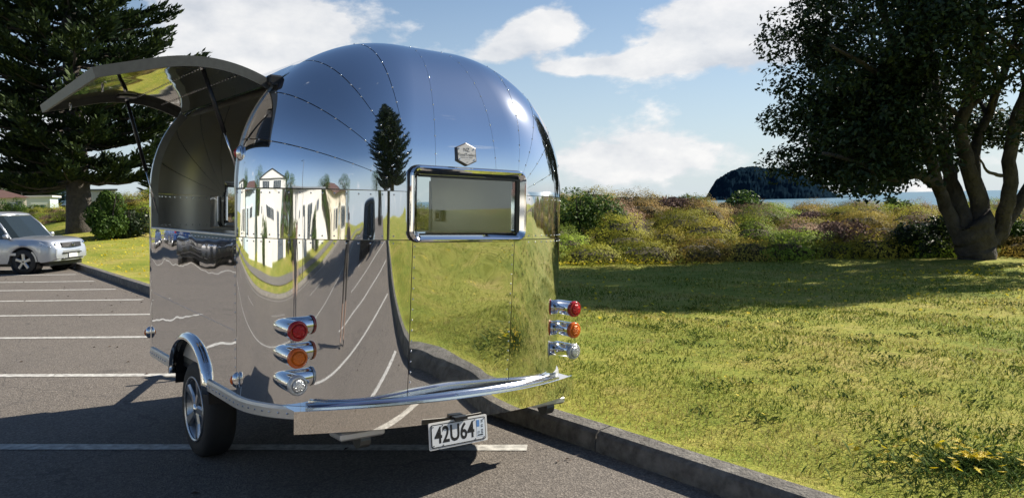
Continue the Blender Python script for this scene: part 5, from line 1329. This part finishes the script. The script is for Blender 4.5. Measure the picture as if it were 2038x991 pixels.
def daisies():
    g = np.random.default_rng(31); Y_ = leaf_mat('yellow_petals', [(0, (.62, .46, .02)), (1, (.80, .66, .03))], .3, .6)
    V, n = [], 0; out = []
    def put(x, y, r_, z=.05):
        out.append((x, y, height(x, y) + z * g.uniform(.5, 1.2), r_))
    for _ in range(2600):
        y = g.uniform(9.5, 17); x = g.uniform(.5, 16); dens = .5 + .5 * math.sin(x * .7 + 2) * math.sin(y * .9)
        if g.uniform() < dens * (.35 + .65 * (x > 4) * (y > 12)): put(x, y, g.uniform(.02, .034))
    for _ in range(170): x, y = g.uniform(1.5, 9), g.uniform(4, 10); put(x, y, g.uniform(.010, .017))
    for _ in range(1700):
        q, t = g.uniform(.4, 9), g.uniform(8, 30); p_ = kp(q, t)
        if p_.x < -3: put(p_.x, p_.y, g.uniform(.022, .04))
    for _ in range(420): x = g.uniform(0, 4.5); put(x, dune_edge(x) - g.uniform(.2, 1.4), g.uniform(.02, .035), .12)
    for _ in range(1200):                                           # lawn mirrored in the rear sheet
        q, t = g.uniform(.6, 12), g.uniform(-16, -2); p_ = kp(q, t); put(p_.x, p_.y, g.uniform(.010, .02))
    V, F_ = [], []
    for x, y, z, r_ in out:
        b = len(V); a0 = g.uniform(0, 6.28); tx, ty = g.normal(0, .35, 2)
        V.append((x, y, z))
        for k in range(10):
            rr_ = r_ if k % 2 == 0 else r_ * .62; a = a0 + k * .6283; cx, cy_ = math.cos(a) * rr_, math.sin(a) * rr_; V.append((x + cx, y + cy_, z + .003 + cx * tx + cy_ * ty))
        F_ += [(b, b + 1 + k, b + 1 + (k + 1) % 10) for k in range(10)]
    stuff(mesh_obj('lawn_flowers', V, F_, Y_), 'tiny yellow daisies scattered over the lawn', 'flowers')
    # leafy daisy patch at the lower right corner
    root = empty('daisy_patch', (2.50, 4.22, height(2.50, 4.22))); tag(root, 'leafy patch of bright yellow daisies at the lower right', 'flowers')
    V, F_ = [], []
    for _ in range(1500):
        rr_, a = abs(g.normal(0, .30)), g.uniform(0, 6.28); x, y = math.cos(a) * rr_ * 1.25, math.sin(a) * rr_ * .8; l = g.uniform(.04, .085); b = len(V); a2 = g.uniform(0, 6.28); c_, s_ = math.cos(a2), math.sin(a2); w = .006; u_ = g.uniform(.2, .9)
        V += [(x, y, 0), (x + c_ * l * .55 - s_ * w, y + s_ * l * .55 + c_ * w, l * u_ * .7), (x + c_ * l, y + s_ * l, l * u_), (x + c_ * l * .55 + s_ * w, y + s_ * l * .55 - c_ * w, l * u_ * .7)]; F_.append((b, b + 1, b + 2, b + 3))
    mesh_obj('leaves', V, F_, leaf_mat('daisy_leaves', [(0, (.05, .09, .02)), (1, (.12, .18, .045))], .25, .8, spec=.08), root)['kind'] = 'stuff'
    V, F_ = [], []
    for _ in range(80):
        rr_, a = abs(g.normal(0, .25)), g.uniform(0, 6.28); x, y, z = math.cos(a) * rr_ * 1.3, math.sin(a) * rr_ * .8, g.uniform(.05, .09); r_ = g.uniform(.017, .027); tx, ty = g.normal(0, .3, 2); b = len(V); V.append((x, y, z))
        for k in range(20):
            q = r_ if k % 2 == 0 else r_ * .5; aa = k * .314; V.append((x + math.cos(aa) * q, y + math.sin(aa) * q, z + .004 + math.cos(aa) * q * tx + math.sin(aa) * q * ty))
        F_ += [(b, b + 1 + k, b + 1 + (k + 1) % 20) for k in range(20)]
    mesh_obj('daisies', V, F_, Y_, root)['kind'] = 'stuff'
    # broad leaved weeds in the turf
    V, F_ = [], []
    for _ in range(240):
        x, y = g.uniform(1.2, 9), g.uniform(3.6, 11)
        if (Vector((x, y, 0)) - K0).dot(KN) < .3: continue
        z0 = height(x, y)
        for k in range(16):
            px_, py_ = x + g.normal(0, .07), y + g.normal(0, .07); a = g.uniform(0, 6.28); l = g.uniform(.03, .06); c_, s_ = math.cos(a), math.sin(a); w = .011; b = len(V)
            V += [(px_, py_, z0), (px_ + c_ * l * .5 - s_ * w, py_ + s_ * l * .5 + c_ * w, z0 + .022), (px_ + c_ * l, py_ + s_ * l, z0 + .028), (px_ + c_ * l * .5 + s_ * w, py_ + s_ * l * .5 - c_ * w, z0 + .022)]; F_.append((b, b + 1, b + 2, b + 3))
    stuff(mesh_obj('turf_weeds', V, F_, leaf_mat('weed_leaves', [(0, (.06, .10, .02)), (1, (.14, .19, .04))], .25, .8, spec=.08)), 'small broad-leaved weeds in the lawn', 'weeds')
    # fallen leaves on the asphalt
    V, F_ = [], []
    for _ in range(150):
        t = g.uniform(-4, 26); q = -abs(g.normal(0, 1.4)) - .05; p_ = kp(q, t) if g.uniform() < .75 else Vector((g.uniform(-9, -3), g.uniform(6, 16), 0)); a = g.uniform(0, 6.28); l = g.uniform(.012, .034); c_, s_ = math.cos(a) * l, math.sin(a) * l; b = len(V)
        if (Vector((p_.x, p_.y, 0)) - K0).dot(KN) > -.03: continue
        V += [(p_.x - c_, p_.y - s_, .006), (p_.x - s_ * .4, p_.y + c_ * .4, .014), (p_.x + c_, p_.y + s_, .008), (p_.x + s_ * .4, p_.y - c_ * .4, .016)]; F_.append((b, b + 1, b + 2, b + 3))
    stuff(mesh_obj('leaf_litter', V, F_, mat('dead_leaf', (.06, .035, .022), .9)), 'dead brown leaves littered along the kerb', 'leaves')
daisies()
print('grass blades', NG)
